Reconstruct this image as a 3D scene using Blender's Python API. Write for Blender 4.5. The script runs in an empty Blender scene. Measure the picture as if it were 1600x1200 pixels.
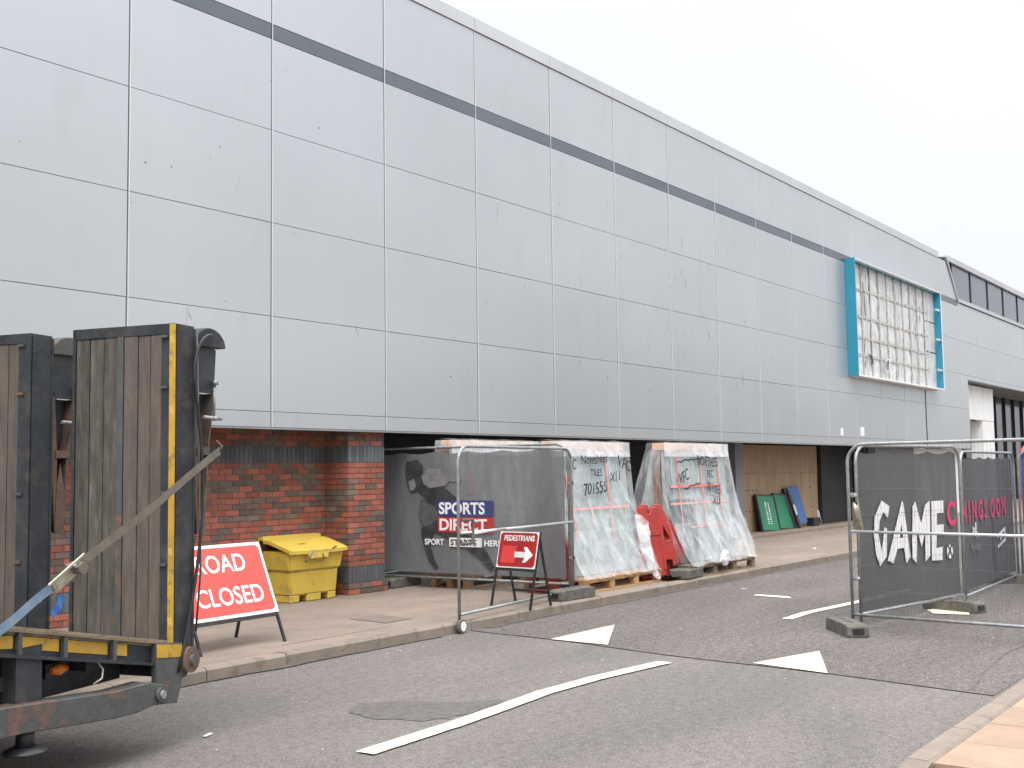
import bpy, bmesh, math, random
from mathutils import Vector, Matrix, noise
R = random.Random(7)
S = bpy.context.scene
COL = S.collection
rad = math.radians

# ------------------------------------------------------------------ camera, sky, sun, exposure
cam = bpy.data.cameras.new('camera'); co = bpy.data.objects.new('camera', cam); COL.objects.link(co)
PIT, YAW, ROL = 0.07699, 0.63077, -0.01448
F = Vector((math.cos(PIT)*math.cos(YAW), math.cos(PIT)*math.sin(YAW), math.sin(PIT)))
R0 = Vector((math.sin(YAW), -math.cos(YAW), 0)); U0 = R0.cross(F)
RR = math.cos(ROL)*R0 + math.sin(ROL)*U0; UU = -math.sin(ROL)*R0 + math.cos(ROL)*U0
m = Matrix((RR, UU, -F)).transposed().to_4x4(); m.translation = Vector((0, 0, 1.75))
co.matrix_world = m
cam.sensor_width = 36; cam.lens = 36*1790/1600; cam.clip_end = 3000; cam.clip_start = .05
S.camera = co

W = bpy.data.worlds.new('World'); S.world = W; W.use_nodes = True
SUN_EL, SUN_ROT = 52, 235
nt = W.node_tree; nt.nodes.clear()
wo = nt.nodes.new('ShaderNodeOutputWorld'); bg = nt.nodes.new('ShaderNodeBackground')
sky = nt.nodes.new('ShaderNodeTexSky'); sky.sky_type = 'NISHITA'; sky.sun_disc = False
sky.sun_elevation = rad(SUN_EL); sky.sun_rotation = rad(SUN_ROT); sky.dust_density = 4; sky.air_density = 1
tc = nt.nodes.new('ShaderNodeTexCoord'); sp = nt.nodes.new('ShaderNodeSeparateXYZ')
ramp = nt.nodes.new('ShaderNodeValToRGB')               # overcast: about three times brighter overhead than at the horizon
e = ramp.color_ramp.elements
e[0].position = 0; e[0].color = (.40, .412, .435, 1); e[1].position = 1; e[1].color = (2.15, 2.18, 2.24, 1)
n1 = e.new(.06); n1.color = (.437, .446, .463, 1)
n2 = e.new(.38); n2.color = (.478, .485, .498, 1)
nz = nt.nodes.new('ShaderNodeTexNoise'); nz.inputs['Scale'].default_value = 2.2; nz.inputs['Detail'].default_value = 5
mp = nt.nodes.new('ShaderNodeMapRange'); mp.inputs[1].default_value = .3; mp.inputs[2].default_value = .7
mp.inputs[3].default_value = .97; mp.inputs[4].default_value = 1.03
mul = nt.nodes.new('ShaderNodeVectorMath'); mul.operation = 'SCALE'
sc10 = nt.nodes.new('ShaderNodeVectorMath'); sc10.operation = 'SCALE'; sc10.inputs['Scale'].default_value = 10
mix = nt.nodes.new('ShaderNodeMix'); mix.data_type = 'RGBA'; mix.inputs['Factor'].default_value = .93
L = nt.links.new
L(tc.outputs['Generated'], sp.inputs[0]); L(sp.outputs['Z'], ramp.inputs[0]); L(tc.outputs['Generated'], nz.inputs['Vector'])
L(nz.outputs[0], mp.inputs[0]); L(ramp.outputs[0], mul.inputs[0]); L(mp.outputs[0], mul.inputs['Scale'])
L(mul.outputs[0], sc10.inputs[0]); L(sky.outputs[0], mix.inputs[6]); L(sc10.outputs[0], mix.inputs[7])
L(mix.outputs[2], bg.inputs['Color']); bg.inputs['Strength'].default_value = .1; L(bg.outputs[0], wo.inputs[0])

sun = bpy.data.lights.new('sun', 'SUN'); sun.energy = 0.8; sun.angle = rad(25); sun.color = (1, .97, .93)
so = bpy.data.objects.new('sun', sun); COL.objects.link(so)
sd = Vector((math.cos(rad(SUN_EL))*math.sin(rad(SUN_ROT)), math.cos(rad(SUN_EL))*math.cos(rad(SUN_ROT)), math.sin(rad(SUN_EL))))
so.rotation_euler = sd.to_track_quat('Z', 'Y').to_euler()
S.view_settings.view_transform = 'Standard'; S.view_settings.look = 'None'
S.view_settings.exposure = 1.13; S.view_settings.gamma = 1; S.view_settings.use_curve_mapping = False
S.cycles.max_bounces = 8; S.cycles.transparent_max_bounces = 24

# ------------------------------------------------------------------ helpers
def mat(name, c1, c2=None, scale=3.0, rough=.7, metal=0.0, bump=0.0, bscale=40.0, spec=.4, stretch=(1, 1, 1),
        contrast=(.35, .65), c3=None, s3=60.0, f3=.25, vary=0.0, detail=6, roughvar=0.0, coat=0, pt=(.58, .68), big=0.0, bigs=.4):
    M = bpy.data.materials.new(name); M.use_nodes = True
    t = M.node_tree; b = t.nodes['Principled BSDF']; K = t.links.new
    b.inputs['Roughness'].default_value = rough; b.inputs['Metallic'].default_value = metal
    b.inputs['Specular IOR Level'].default_value = spec; b.inputs['Coat Weight'].default_value = coat
    tc = t.nodes.new('ShaderNodeTexCoord'); mpn = t.nodes.new('ShaderNodeMapping'); mpn.inputs['Scale'].default_value = stretch
    gp = t.nodes.new('ShaderNodeNewGeometry')
    K(gp.outputs['Position'] if scale > 0 else tc.outputs['Object'], mpn.inputs[0]); scale = abs(scale)
    rgb = t.nodes.new('ShaderNodeRGB'); rgb.outputs[0].default_value = (*c1, 1); out = rgb.outputs[0]
    if c2 is not None:
        n = t.nodes.new('ShaderNodeTexNoise'); n.inputs['Scale'].default_value = scale; n.inputs['Detail'].default_value = detail
        K(mpn.outputs[0], n.inputs['Vector'])
        mr = t.nodes.new('ShaderNodeMapRange'); mr.inputs[1].default_value, mr.inputs[2].default_value = contrast
        K(n.outputs[0], mr.inputs[0])
        mx = t.nodes.new('ShaderNodeMix'); mx.data_type = 'RGBA'; K(mr.outputs[0], mx.inputs['Factor'])
        K(out, mx.inputs[6]); mx.inputs[7].default_value = (*c2, 1); out = mx.outputs[2]
        if roughvar:
            rr = t.nodes.new('ShaderNodeMapRange'); rr.inputs[3].default_value = rough-roughvar; rr.inputs[4].default_value = rough+roughvar
            K(n.outputs[0], rr.inputs[0]); K(rr.outputs[0], b.inputs['Roughness'])
    if c3 is not None:
        n3 = t.nodes.new('ShaderNodeTexNoise'); n3.inputs['Scale'].default_value = s3; n3.inputs['Detail'].default_value = 3
        K(mpn.outputs[0], n3.inputs['Vector'])
        m3 = t.nodes.new('ShaderNodeMapRange'); m3.inputs[1].default_value, m3.inputs[2].default_value = pt; m3.inputs[4].default_value = f3
        K(n3.outputs[0], m3.inputs[0])
        x3 = t.nodes.new('ShaderNodeMix'); x3.data_type = 'RGBA'; K(m3.outputs[0], x3.inputs['Factor'])
        K(out, x3.inputs[6]); x3.inputs[7].default_value = (*c3, 1); out = x3.outputs[2]
    if vary:
        oi = t.nodes.new('ShaderNodeObjectInfo'); ad = t.nodes.new('ShaderNodeMath'); ad.operation = 'ADD'
        fr = t.nodes.new('ShaderNodeMath'); fr.operation = 'FRACT'
        K(oi.outputs['Random'], ad.inputs[0]); K(gp.outputs['Random Per Island'], ad.inputs[1]); K(ad.outputs[0], fr.inputs[0])
        vr = t.nodes.new('ShaderNodeMapRange'); vr.inputs[3].default_value = 1-vary; vr.inputs[4].default_value = 1+vary
        K(fr.outputs[0], vr.inputs[0])
        vs = t.nodes.new('ShaderNodeVectorMath'); vs.operation = 'SCALE'; K(out, vs.inputs[0]); K(vr.outputs[0], vs.inputs['Scale']); out = vs.outputs[0]
    if big:
        nb_ = t.nodes.new('ShaderNodeTexNoise'); nb_.inputs['Scale'].default_value = bigs; nb_.inputs['Detail'].default_value = 5; nb_.inputs['Distortion'].default_value = .6
        mv = t.nodes.new('ShaderNodeMapping'); mv.inputs['Scale'].default_value = (.35, 1, 1)
        K(gp.outputs['Position'], mv.inputs[0]); K(mv.outputs[0], nb_.inputs['Vector'])
        vb = t.nodes.new('ShaderNodeMapRange'); vb.inputs[1].default_value = .32; vb.inputs[2].default_value = .68
        vb.inputs[3].default_value = 1-big; vb.inputs[4].default_value = 1+big; K(nb_.outputs[0], vb.inputs[0])
        vz = t.nodes.new('ShaderNodeVectorMath'); vz.operation = 'SCALE'; K(out, vz.inputs[0]); K(vb.outputs[0], vz.inputs['Scale']); out = vz.outputs[0]
    K(out, b.inputs['Base Color'])
    if bump:
        nb = t.nodes.new('ShaderNodeTexNoise'); nb.inputs['Scale'].default_value = bscale; nb.inputs['Detail'].default_value = 4
        K(mpn.outputs[0], nb.inputs['Vector'])
        bm_ = t.nodes.new('ShaderNodeBump'); bm_.inputs['Strength'].default_value = bump; bm_.inputs['Distance'].default_value = .02
        K(nb.outputs[0], bm_.inputs['Height']); K(bm_.outputs[0], b.inputs['Normal'])
    return M

def film(name, col, alpha_lo, alpha_hi, scale, rough=.3, bump=.4, bscale=9, stretch=(1, 1, 1), edge=0.0, weave=0.0):
    """a thin see-through sheet: noise-driven opacity"""
    M = mat(name, col, rough=rough, bump=bump, bscale=bscale, stretch=stretch, spec=.5)
    t = M.node_tree; K = t.links.new; b = t.nodes['Principled BSDF']; o = t.nodes['Material Output']
    tr = t.nodes.new('ShaderNodeBsdfTransparent'); mx = t.nodes.new('ShaderNodeMixShader')
    n = t.nodes.new('ShaderNodeTexNoise'); n.inputs['Scale'].default_value = scale; n.inputs['Detail'].default_value = 7; n.inputs['Distortion'].default_value = 1.2
    K([x for x in t.nodes if x.bl_idname == 'ShaderNodeMapping'][0].outputs[0], n.inputs['Vector'])
    mr = t.nodes.new('ShaderNodeMapRange'); mr.inputs[1].default_value = .38; mr.inputs[2].default_value = .66
    mr.inputs[3].default_value = alpha_lo; mr.inputs[4].default_value = alpha_hi; K(n.outputs[0], mr.inputs[0])
    f = mr.outputs[0]
    if edge:
        lw = t.nodes.new('ShaderNodeLayerWeight'); lw.inputs[0].default_value = .35
        ml = t.nodes.new('ShaderNodeMath'); ml.operation = 'MULTIPLY_ADD'; ml.inputs[1].default_value = edge; ml.use_clamp = True
        K(lw.outputs['Facing'], ml.inputs[0]); K(f, ml.inputs[2]); f = ml.outputs[0]
    K(f, mx.inputs[0]); K(tr.outputs[0], mx.inputs[1]); K(b.outputs[0], mx.inputs[2]); K(mx.outputs[0], o.inputs[0])
    return M

class MB:
    def __init__(s): s.v = []; s.f = []; s.sm = []
    def box(s, x0, x1, y0, y1, z0, z1, T=None):
        b = len(s.v)
        for z in (z0, z1):
            for (x, y) in ((x0, y0), (x1, y0), (x1, y1), (x0, y1)):
                p = Vector((x, y, z)); s.v.append(T @ p if T else p)
        for q in ((0, 3, 2, 1), (4, 5, 6, 7), (0, 1, 5, 4), (1, 2, 6, 5), (2, 3, 7, 6), (3, 0, 4, 7)):
            s.f.append([b+i for i in q]); s.sm.append(False)
        return s
    def hexa(s, pts):
        b = len(s.v); s.v += [Vector(p) for p in pts]
        for q in ((0, 3, 2, 1), (4, 5, 6, 7), (0, 1, 5, 4), (1, 2, 6, 5), (2, 3, 7, 6), (3, 0, 4, 7)):
            s.f.append([b+i for i in q]); s.sm.append(False)
        return s
    def prism(s, poly, axis, a, b_):
        """poly of 2D points (counter-clockwise), extruded along axis from a to b_"""
        n = len(poly); b = len(s.v)
        for h in (a, b_):
            for (p, q) in poly:
                s.v.append(Vector({'x': (h, p, q), 'y': (p, h, q), 'z': (p, q, h)}[axis]))
        s.f.append([b+i for i in range(n)][::-1]); s.f.append([b+n+i for i in range(n)]); s.sm += [False]*2
        for i in range(n):
            j = (i+1) % n; s.f.append([b+i, b+j, b+n+j, b+n+i]); s.sm.append(False)
        return s
    def tube(s, pts, r, n=8, closed=False, cap=True):
        pts = [Vector(p) for p in pts]; m_ = len(pts); b = len(s.v); up = None
        rs = r if isinstance(r, (list, tuple)) else [r]*m_
        for i, p in enumerate(pts):
            a = pts[i-1] if (i or closed) else p; c = pts[(i+1) % m_] if (i < m_-1 or closed) else p
            d = (c-a).normalized()
            if up is None:
                up = Vector((0, 0, 1)) if abs(d.z) < .9 else Vector((1, 0, 0))
            u = (up - d*up.dot(d)).normalized(); w = d.cross(u); up = u
            for k in range(n):
                t = 2*math.pi*k/n; s.v.append(p + (u*math.cos(t)+w*math.sin(t))*rs[i])
        for i in range(m_ if closed else m_-1):
            i2 = (i+1) % m_
            for k in range(n):
                k2 = (k+1) % n; s.f.append([b+i*n+k, b+i*n+k2, b+i2*n+k2, b+i2*n+k]); s.sm.append(n > 4)
        if cap and not closed:
            s.f.append([b+k for k in range(n)][::-1]); s.f.append([b+(m_-1)*n+k for k in range(n)]); s.sm += [False]*2
        return s
    def grid(s, fn, nu, nv, smooth=True):
        b = len(s.v)
        for i in range(nu+1):
            for j in range(nv+1): s.v.append(Vector(fn(i/nu, j/nv)))
        for i in range(nu):
            for j in range(nv):
                a = b+i*(nv+1)+j; s.f.append([a, a+nv+1, a+nv+2, a+1]); s.sm.append(smooth)
        return s
    def mesh(s, name, material):
        me = bpy.data.meshes.new(name); me.from_pydata([tuple(v) for v in s.v], [], s.f)
        me.polygons.foreach_set('use_smooth', s.sm); me.update()
        if material: me.materials.append(material)
        return me
    def build(s, name, material, parent=None, bevel=0, seg=1, fix=True):
        me = s.mesh(name, material)
        bm = bmesh.new(); bm.from_mesh(me)
        if fix: bmesh.ops.recalc_face_normals(bm, faces=bm.faces)
        if bevel:
            es = [ed for ed in bm.edges if len(ed.link_faces) == 2 and ed.calc_face_angle(0) > .5]
            bmesh.ops.bevel(bm, geom=es, offset=bevel, segments=seg, affect='EDGES', clamp_overlap=True)
        bm.to_mesh(me); bm.free()
        return link(name, me, parent)

def link(name, me, parent=None, mtx=None):
    o = bpy.data.objects.new(name, me); COL.objects.link(o)
    if parent: o.parent = parent
    if mtx is not None: o.matrix_local = mtx
    return o
def tag(o, label, cat, group=None):
    o['label'] = label; o['category'] = cat
    if group: o['group'] = group
    return o
def thing(name, label, cat, loc=(0, 0, 0), rz=0, group=None):
    o = bpy.data.objects.new(name, None); COL.objects.link(o); o.location = loc; o.rotation_euler = (0, 0, rz)
    o.empty_display_size = .2
    return tag(o, label, cat, group)
def structure(o): o['kind'] = 'structure'; return o
def stuff(o): o['kind'] = 'stuff'; return o
def box(name, material, parent, *b, bevel=0): return MB().box(*b).build(name, material, parent, bevel)

def conv(curve, material, name):
    o = bpy.data.objects.new('tmp', curve); COL.objects.link(o)
    dg = bpy.context.evaluated_depsgraph_get(); dg.update()
    me = bpy.data.meshes.new_from_object(o.evaluated_get(dg)); me.name = name
    bpy.data.objects.remove(o); me.materials.clear(); me.materials.append(material)
    return me
def text(body, size, material, parent, mtx, xs=1.0, bold=0.0, shear=0.0, name='lettering', wob=0.0, extrude=.0008, align='LEFT', warp=None):
    c = bpy.data.curves.new(name, 'FONT'); c.body = body; c.size = size; c.offset = bold; c.shear = shear
    c.extrude = extrude; c.align_x = align; c.resolution_u = 4
    me = conv(c, material, name)
    for v in me.vertices:
        v.co.x *= xs
        if wob:
            d = noise.noise_vector(Vector((v.co.x*9/size*.12, v.co.y*9/size*.12, len(body)))); v.co.x += d.x*wob; v.co.y += d.y*wob
        if warp: v.co.x, v.co.y = warp(v.co.x, v.co.y)
    return link(name, me, parent, mtx)
def plate(name, outer, holes, th, material, parent, mtx=None, bevel=0.0):
    """flat shape with holes in local XY, thickness th in Z"""
    c = bpy.data.curves.new(name, 'CURVE'); c.dimensions = '2D'; c.fill_mode = 'BOTH'; c.extrude = th/2-bevel; c.bevel_depth = bevel; c.bevel_resolution = 1
    for pl in [outer]+list(holes):
        s_ = c.splines.new('POLY'); s_.points.add(len(pl)-1); s_.use_cyclic_u = True
        for p, q in zip(s_.points, pl): p.co = (q[0], q[1], 0, 1)
    return link(name, conv(c, material, name), parent, mtx)
UP = Matrix(((1, 0, 0, 0), (0, 0, -1, 0), (0, 1, 0, 0), (0, 0, 0, 1)))      # local XY -> world XZ, facing -Y
T3 = Matrix.Translation

# ------------------------------------------------------------------ materials
asphalt = mat('asphalt', (.118, .105, .097), (.180, .163, .150), scale=14, rough=.85, bump=.9, bscale=90, c3=(.32, .30, .28), s3=60, f3=.75, contrast=(.32, .68), detail=9, pt=(.52, .68), big=.13, bigs=.9)
asphalt2 = mat('asphalt_table', (.082, .070, .065), (.142, .124, .115), scale=12, rough=.85, bump=.9, bscale=85, c3=(.33, .31, .285), s3=52, f3=.8, contrast=(.32, .68), detail=9, pt=(.53, .69), big=.13, bigs=.9)
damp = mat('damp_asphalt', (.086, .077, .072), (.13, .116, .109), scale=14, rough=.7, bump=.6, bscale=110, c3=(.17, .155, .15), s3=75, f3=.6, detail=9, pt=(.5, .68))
tarline = mat('tar', (.035, .032, .032), rough=.6)
seam = mat('road_seam', (.098, .087, .081), (.135, .122, .113), scale=7, rough=.9, contrast=(.4, .6))
pave = mat('pavement_concrete', (.255, .203, .163), (.215, .172, .14), scale=1.6, rough=.9, bump=.4, bscale=90, c3=(.165, .133, .11), s3=5, f3=.45, detail=9, pt=(.45, .7), big=.12, bigs=.8)
patch = mat('patch_concrete', (.165, .137, .115), (.185, .152, .128), scale=4, rough=.9, bump=.3, bscale=90)
kerbm = mat('kerb_concrete', (.20, .165, .135), (.245, .2, .163), scale=4, rough=.9, bump=.35, bscale=60, c3=(.12, .1, .085), s3=7, f3=.5, vary=.08)
slabm = mat('buff_slab', (.36, .25, .18), (.30, .208, .152), scale=4, rough=.9, bump=.3, bscale=90, vary=.09, c3=(.25, .18, .13), s3=12, f3=.3)
paint = mat('road_paint', (.80, .71, .51), (.72, .64, .47), scale=8, rough=.8, bump=.2, bscale=120, c3=(.33, .30, .27), s3=28, f3=.75, pt=(.60, .70))
clad = mat('cladding', (.505, .525, .545), (.525, .543, .562), scale=.5, rough=.34, metal=.6, bump=.010, bscale=3, stretch=(1, 1, .3), c3=(.46, .472, .487), s3=2.4, f3=.3, vary=.02, big=.035, bigs=.35, roughvar=.05)
bandm = mat('cladding_band', (.125, .15, .168), (.14, .165, .18), scale=.7, rough=.4, metal=.35, vary=.03)
cope = mat('coping', (.47, .48, .50), (.52, .53, .55), scale=.8, rough=.4, metal=.4)
jointm = mat('joint_trim', (.75, .76, .78), rough=.35, metal=.3)
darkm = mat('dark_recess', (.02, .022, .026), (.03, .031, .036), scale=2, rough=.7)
redb = mat('brick_red', (.325, .112, .076), (.26, .088, .062), scale=9, rough=.85, bump=.4, bscale=60, vary=.22, c3=(.24, .10, .075), s3=30, f3=.4)
brownb = mat('brick_brown', (.165, .12, .095), (.13, .095, .08), scale=9, rough=.85, bump=.4, bscale=60, vary=.25)
blueb = mat('brick_blue', (.085, .092, .105), (.11, .12, .13), scale=6, rough=.6, bump=.3, bscale=50, vary=.2)
mortar = mat('mortar', (.14, .10, .085), (.17, .13, .11), scale=12, rough=.95, bump=.3, bscale=80)
steel = mat('galvanised', (.25, .265, .265), (.36, .375, .375), scale=14, rough=.48, metal=.5, roughvar=.1, c3=(.22, .22, .2), s3=25, f3=.5)
steelw = mat('galvanised_bright', (.62, .63, .64), (.74, .75, .76), scale=14, rough=.3, metal=.5)
wirem = mat('fence_wire', (.10, .10, .10), rough=.6, metal=.1)
rubber = mat('rubber_foot', (.10, .095, .083), (.15, .14, .122), scale=8, rough=.9, bump=.5, bscale=40, c3=(.05, .05, .045), s3=20, f3=.6)
blackm = mat('black_paint', (.015, .015, .018), (.03, .03, .033), scale=15, rough=.45)
signred = mat('sign_red', (.70, .085, .07), (.63, .075, .062), scale=5, rough=.45)
signred2 = mat('sign_red_dull', (.36, .018, .018), (.31, .016, .016), scale=5, rough=.45)
signred3 = mat('sign_red_patch', (.66, .05, .05), rough=.4)
white = mat('white_print', (.8, .8, .8), (.72, .72, .72), scale=12, rough=.5)
yellowp = mat('bin_yellow', (.60, .425, .07), (.53, .37, .06), scale=4, rough=.5, c3=(.33, .25, .09), s3=5, f3=.6, bump=.15, bscale=25)
navy = mat('print_navy', (.035, .045, .17), rough=.6)
pred = mat('print_red', (.42, .03, .03), rough=.6)
pink = mat('print_pink', (.62, .045, .15), rough=.6)
grey1 = mat('print_light_grey', (.13, .135, .14), (.2, .2, .2), scale=9, rough=.7)
grey2 = mat('print_dark_grey', (.022, .022, .026), (.045, .045, .05), scale=9, rough=.7)
grey3 = mat('print_mid_grey', (.065, .068, .072), (.1, .1, .1), scale=9, rough=.7)
timber = mat('pallet_timber', (.52, .31, .15), (.40, .23, .11), scale=5, rough=.8, bump=.3, bscale=40, stretch=(1, 4, 8), vary=.15)
timberd = mat('pallet_timber_old', (.25, .19, .12), (.18, .135, .09), scale=5, rough=.85, bump=.3, bscale=40, stretch=(1, 4, 8), vary=.15)
beamw = mat('beam_timber', (.74, .47, .30), (.64, .38, .22), scale=5, rough=.7, stretch=(1, 6, 6))
postb = mat('post_timber', (.25, .14, .09), (.19, .1, .07), scale=5, rough=.8, stretch=(6, 6, 1))
glassb = mat('glass_stack', (.30, .365, .355), (.34, .40, .39), scale=1.4, rough=.22, spec=.6)
glassd = mat('glass_stack_dark', (.035, .05, .06), (.07, .09, .10), scale=2.5, rough=.2, spec=.6)
tape = mat('red_tape', (.74, .22, .19), (.78, .32, .29), scale=9, rough=.4)
ink = mat('marker_ink', (.02, .02, .025), rough=.6)
wrap = film('plastic_wrap', (.72, .75, .77), .03, .34, 3.6, rough=.10, bump=1.0, bscale=7, stretch=(1, 1, .6), edge=.32)
wrapl = film('plastic_wrap_foot', (.74, .77, .79), .0, .22, 3.0, rough=.10, bump=1.0, bscale=7, edge=.12)
wrapt = film('plastic_wrap_top', (.85, .85, .87), .30, .62, 3, rough=.2, bump=.5, bscale=8, edge=.3)
redpl = mat('barrier_red', (.40, .040, .032), (.32, .032, .028), scale=5, rough=.5, c3=(.22, .05, .045), s3=9, f3=.6)
plym = mat('plywood', (.38, .275, .175), (.31, .225, .15), scale=2.2, rough=.8, stretch=(5, 5, .7), c3=(.30, .18, .125), s3=2, f3=.6, pt=(.5, .68))
tealm = mat('sign_teal', (.03, .25, .37), (.035, .27, .40), scale=1, rough=.4)
foil = mat('foil_insulation', (.62, .62, .61), (.74, .74, .73), scale=2, rough=.42, metal=.25, bump=.45, bscale=6, c3=(.38, .36, .33), s3=3.5, f3=.55, pt=(.58, .7))
stud = mat('stud_metal', (.56, .55, .53), (.64, .63, .61), scale=20, rough=.45, metal=.3, c3=(.2, .18, .16), s3=22, f3=.8, pt=(.5, .6))
winm = mat('window_glass', (.085, .095, .125), (.1, .112, .145), scale=.3, rough=.12, spec=.5)
glzd = mat('shop_glass', (.03, .033, .045), (.045, .05, .065), scale=.4, rough=.12, spec=.45)
whitep = mat('white_panel', (.78, .78, .77), (.72, .72, .71), scale=2, rough=.5)
greyw = mat('grey_render', (.2, .21, .215), (.24, .25, .255), scale=1.5, rough=.8)
wood_old = mat('ramp_planks', (.095, .085, .071), (.050, .046, .041), scale=7, rough=.85, bump=.5, bscale=25, stretch=(3, 3, .5), c3=(.14, .13, .115), s3=10, f3=.5, vary=.2)
wood_new = mat('ramp_planks_brown', (.122, .100, .083), (.082, .069, .060), scale=6, rough=.85, bump=.45, bscale=25, stretch=(3, 3, .5), c3=(.1, .075, .06), s3=12, f3=.5, vary=.12)
deckw = mat('deck_planks', (.26, .21, .15), (.17, .14, .105), scale=6, rough=.85, bump=.5, bscale=30, stretch=(.6, 4, 4), vary=.15)
tsteel = mat('trailer_steel', (.026, .031, .038), (.045, .05, .056), scale=5, rough=.55, metal=.3, bump=.25, bscale=25, c3=(.10, .08, .065), s3=6, f3=.6, pt=(.52, .72))
tgrey = mat('trailer_grey', (.10, .10, .095), (.06, .065, .068), scale=5, rough=.6, metal=.2, bump=.25, bscale=25, c3=(.2, .11, .075), s3=5, f3=.7, pt=(.54, .66))
rusty = mat('rusty_steel', (.17, .10, .07), (.09, .075, .065), scale=7, rough=.75, metal=.2, bump=.3, bscale=30)
tapey = mat('yellow_tape', (.50, .30, .03), (.38, .23, .035), scale=6, rough=.5, c3=(.2, .14, .05), s3=16, f3=.7)
tapel = mat('tape_pale', (.66, .46, .12), rough=.5)
strapm = mat('strap_tan', (.17, .15, .115), (.13, .115, .09), scale=14, rough=.85, bump=.3, bscale=200)
strapb = mat('strap_blue', (.13, .21, .29), (.2, .26, .31), scale=10, rough=.85)
strapbb = mat('strap_bright_blue', (.04, .13, .38), rough=.8)
ratm = mat('ratchet_metal', (.5, .47, .38), (.33, .3, .24), scale=20, rough=.35, metal=.7)
orange = mat('marker_lens', (.85, .24, .04), rough=.25)
greenp = mat('board_green', (.02, .20, .105), (.028, .23, .12), scale=3, rough=.5)
bluep = mat('board_blue', (.04, .105, .30), (.05, .125, .34), scale=3, rough=.5)
bluefence = mat('banner_blue', (.07, .085, .36), (.06, .07, .3), scale=3, rough=.6)
litterm = mat('litter_white', (.7, .69, .66), rough=.8)
ban1 = film('banner_mesh_grey', (.145, .15, .158), .82, .97, 2.0, rough=.75, bump=.3, bscale=12, stretch=(2.2, 2.2, .7))
ban2 = film('banner_mesh_charcoal', (.088, .089, .093), .95, .99, 2.0, rough=.7, bump=.35, bscale=7, stretch=(2.5, 2.5, .5))

# ================================================================== SETTING: ground
KY, KZ = 8.02, .12                       # left kerb line (road side) and pavement level
# 4 m tiles of relief are not needed: one sheet to the horizon
g = MB(); g.grid(lambda u, v: (-400+1400*u, -600+1200*v, -.004), 4, 4, False)
structure(g.build('ground', asphalt))
road = MB(); road.grid(lambda u, v: (-30+160*u, -25+(KY+25.02)*v, 0), 30, 8, False)
road = structure(road.build('road', asphalt))
def sheet(name, pts, z, material, parent=None):
    b = MB(); b.v = [Vector((x, y, z)) for x, y in pts]; b.f = [list(range(len(pts)))]; b.sm = [False]
    return b.build(name, material, parent)
def ragged(pts, step=.12, amp=.012, seed=0):
    out = []
    for i, p in enumerate(pts):
        q = pts[(i+1) % len(pts)]; L_ = math.hypot(q[0]-p[0], q[1]-p[1]); n = max(1, int(L_/step))
        for k in range(n):
            t = k/n; x = p[0]+(q[0]-p[0])*t; y = p[1]+(q[1]-p[1])*t
            d = noise.noise_vector(Vector((x*7, y*7, seed)))
            out.append((x+d.x*amp, y+d.y*amp))
    return out
def ribbon(ctr, w, amp=.006, seed=1):
    a, b = [], []
    for i, (x, y) in enumerate(ctr):
        x2, y2 = ctr[min(i+1, len(ctr)-1)]; x1, y1 = ctr[max(i-1, 0)]
        d = Vector((x2-x1, y2-y1)).normalized(); n = Vector((-d.y, d.x))
        k = amp*noise.noise(Vector((x*5, y*5, seed)))
        a.append((x+n.x*(w/2+k), y+n.y*(w/2+k))); b.append((x-n.x*(w/2-k), y-n.y*(w/2-k)))
    return b+a[::-1]
def pl(pts, n=10):
    out = []
    for p, q in zip(pts, pts[1:]):
        out += [(p[0]+(q[0]-p[0])*k/n, p[1]+(q[1]-p[1])*k/n) for k in range(n)]
    return out+[pts[-1]]
def jl(y): return 9.37 + (y-2.47)*(10.19-9.37)/(8.19-2.47) + .035*math.sin(y*2.1)
tb = [(jl(2.3+i*(KY-2.3)/24), 2.3+i*(KY-2.3)/24) for i in range(25)]
sheet('raised_table', tb[::-1]+[(26, 2.3), (26, KY)], .004, asphalt2, road)
edge = [(x-.010-.012*abs(noise.noise(Vector((x, y*5, 1)))), y) for x, y in tb]+[(x+.006, y) for x, y in tb[::-1]]
sheet('road_joint', edge[::-1], .008, seam, road)
j2 = ribbon(pl([(9.44, 2.5), (10.2, 2.62), (11.4, 2.72), (13.0, 2.6), (15, 2.7)]), .03, .01, 5)
sheet('road_joint', j2, .009, seam, road)
dp = [(6.2, 6.05), (6.16, 5.85), (6.2, 5.65), (6.3, 5.45), (6.45, 5.3), (6.75, 5.3), (7.15, 5.35), (7.2, 5.42), (6.95, 5.6), (6.85, 5.8), (6.7, 6.1), (6.5, 6.2), (6.32, 6.2)]
sheet('damp_patch', ragged(dp, .03, .06, 4), .004, damp, road)
def marking(pts, z=.012): return sheet('road_marking', pts, z, paint, road)
marking(ribbon(pl([(5.36, 5.10), (6.3, 5.14), (6.95, 5.2), (7.6, 5.27), (8.3, 5.26), (8.9, 5.2), (9.35, 5.15)]), .15))
marking(ribbon(pl([(12.72, 5.39), (13.4, 5.42), (14.2, 5.34), (15.2, 5.25), (16.6, 5.2)]), .13))
marking([(14.75, 6.18), (14.95, 6.3), (14.98, 6.78), (14.86, 6.78)])
for tri in ([(10.0, 6.85), (9.97, 6.14), (11.28, 6.85)], [(9.70, 4.45), (9.55, 3.70), (10.65, 4.20)], [(14.32, 4.27), (14.02, 4.1), (14.1, 3.72), (15.4, 4.05)]):
    marking(ragged(tri, .1, .006, 3), .013)
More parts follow.
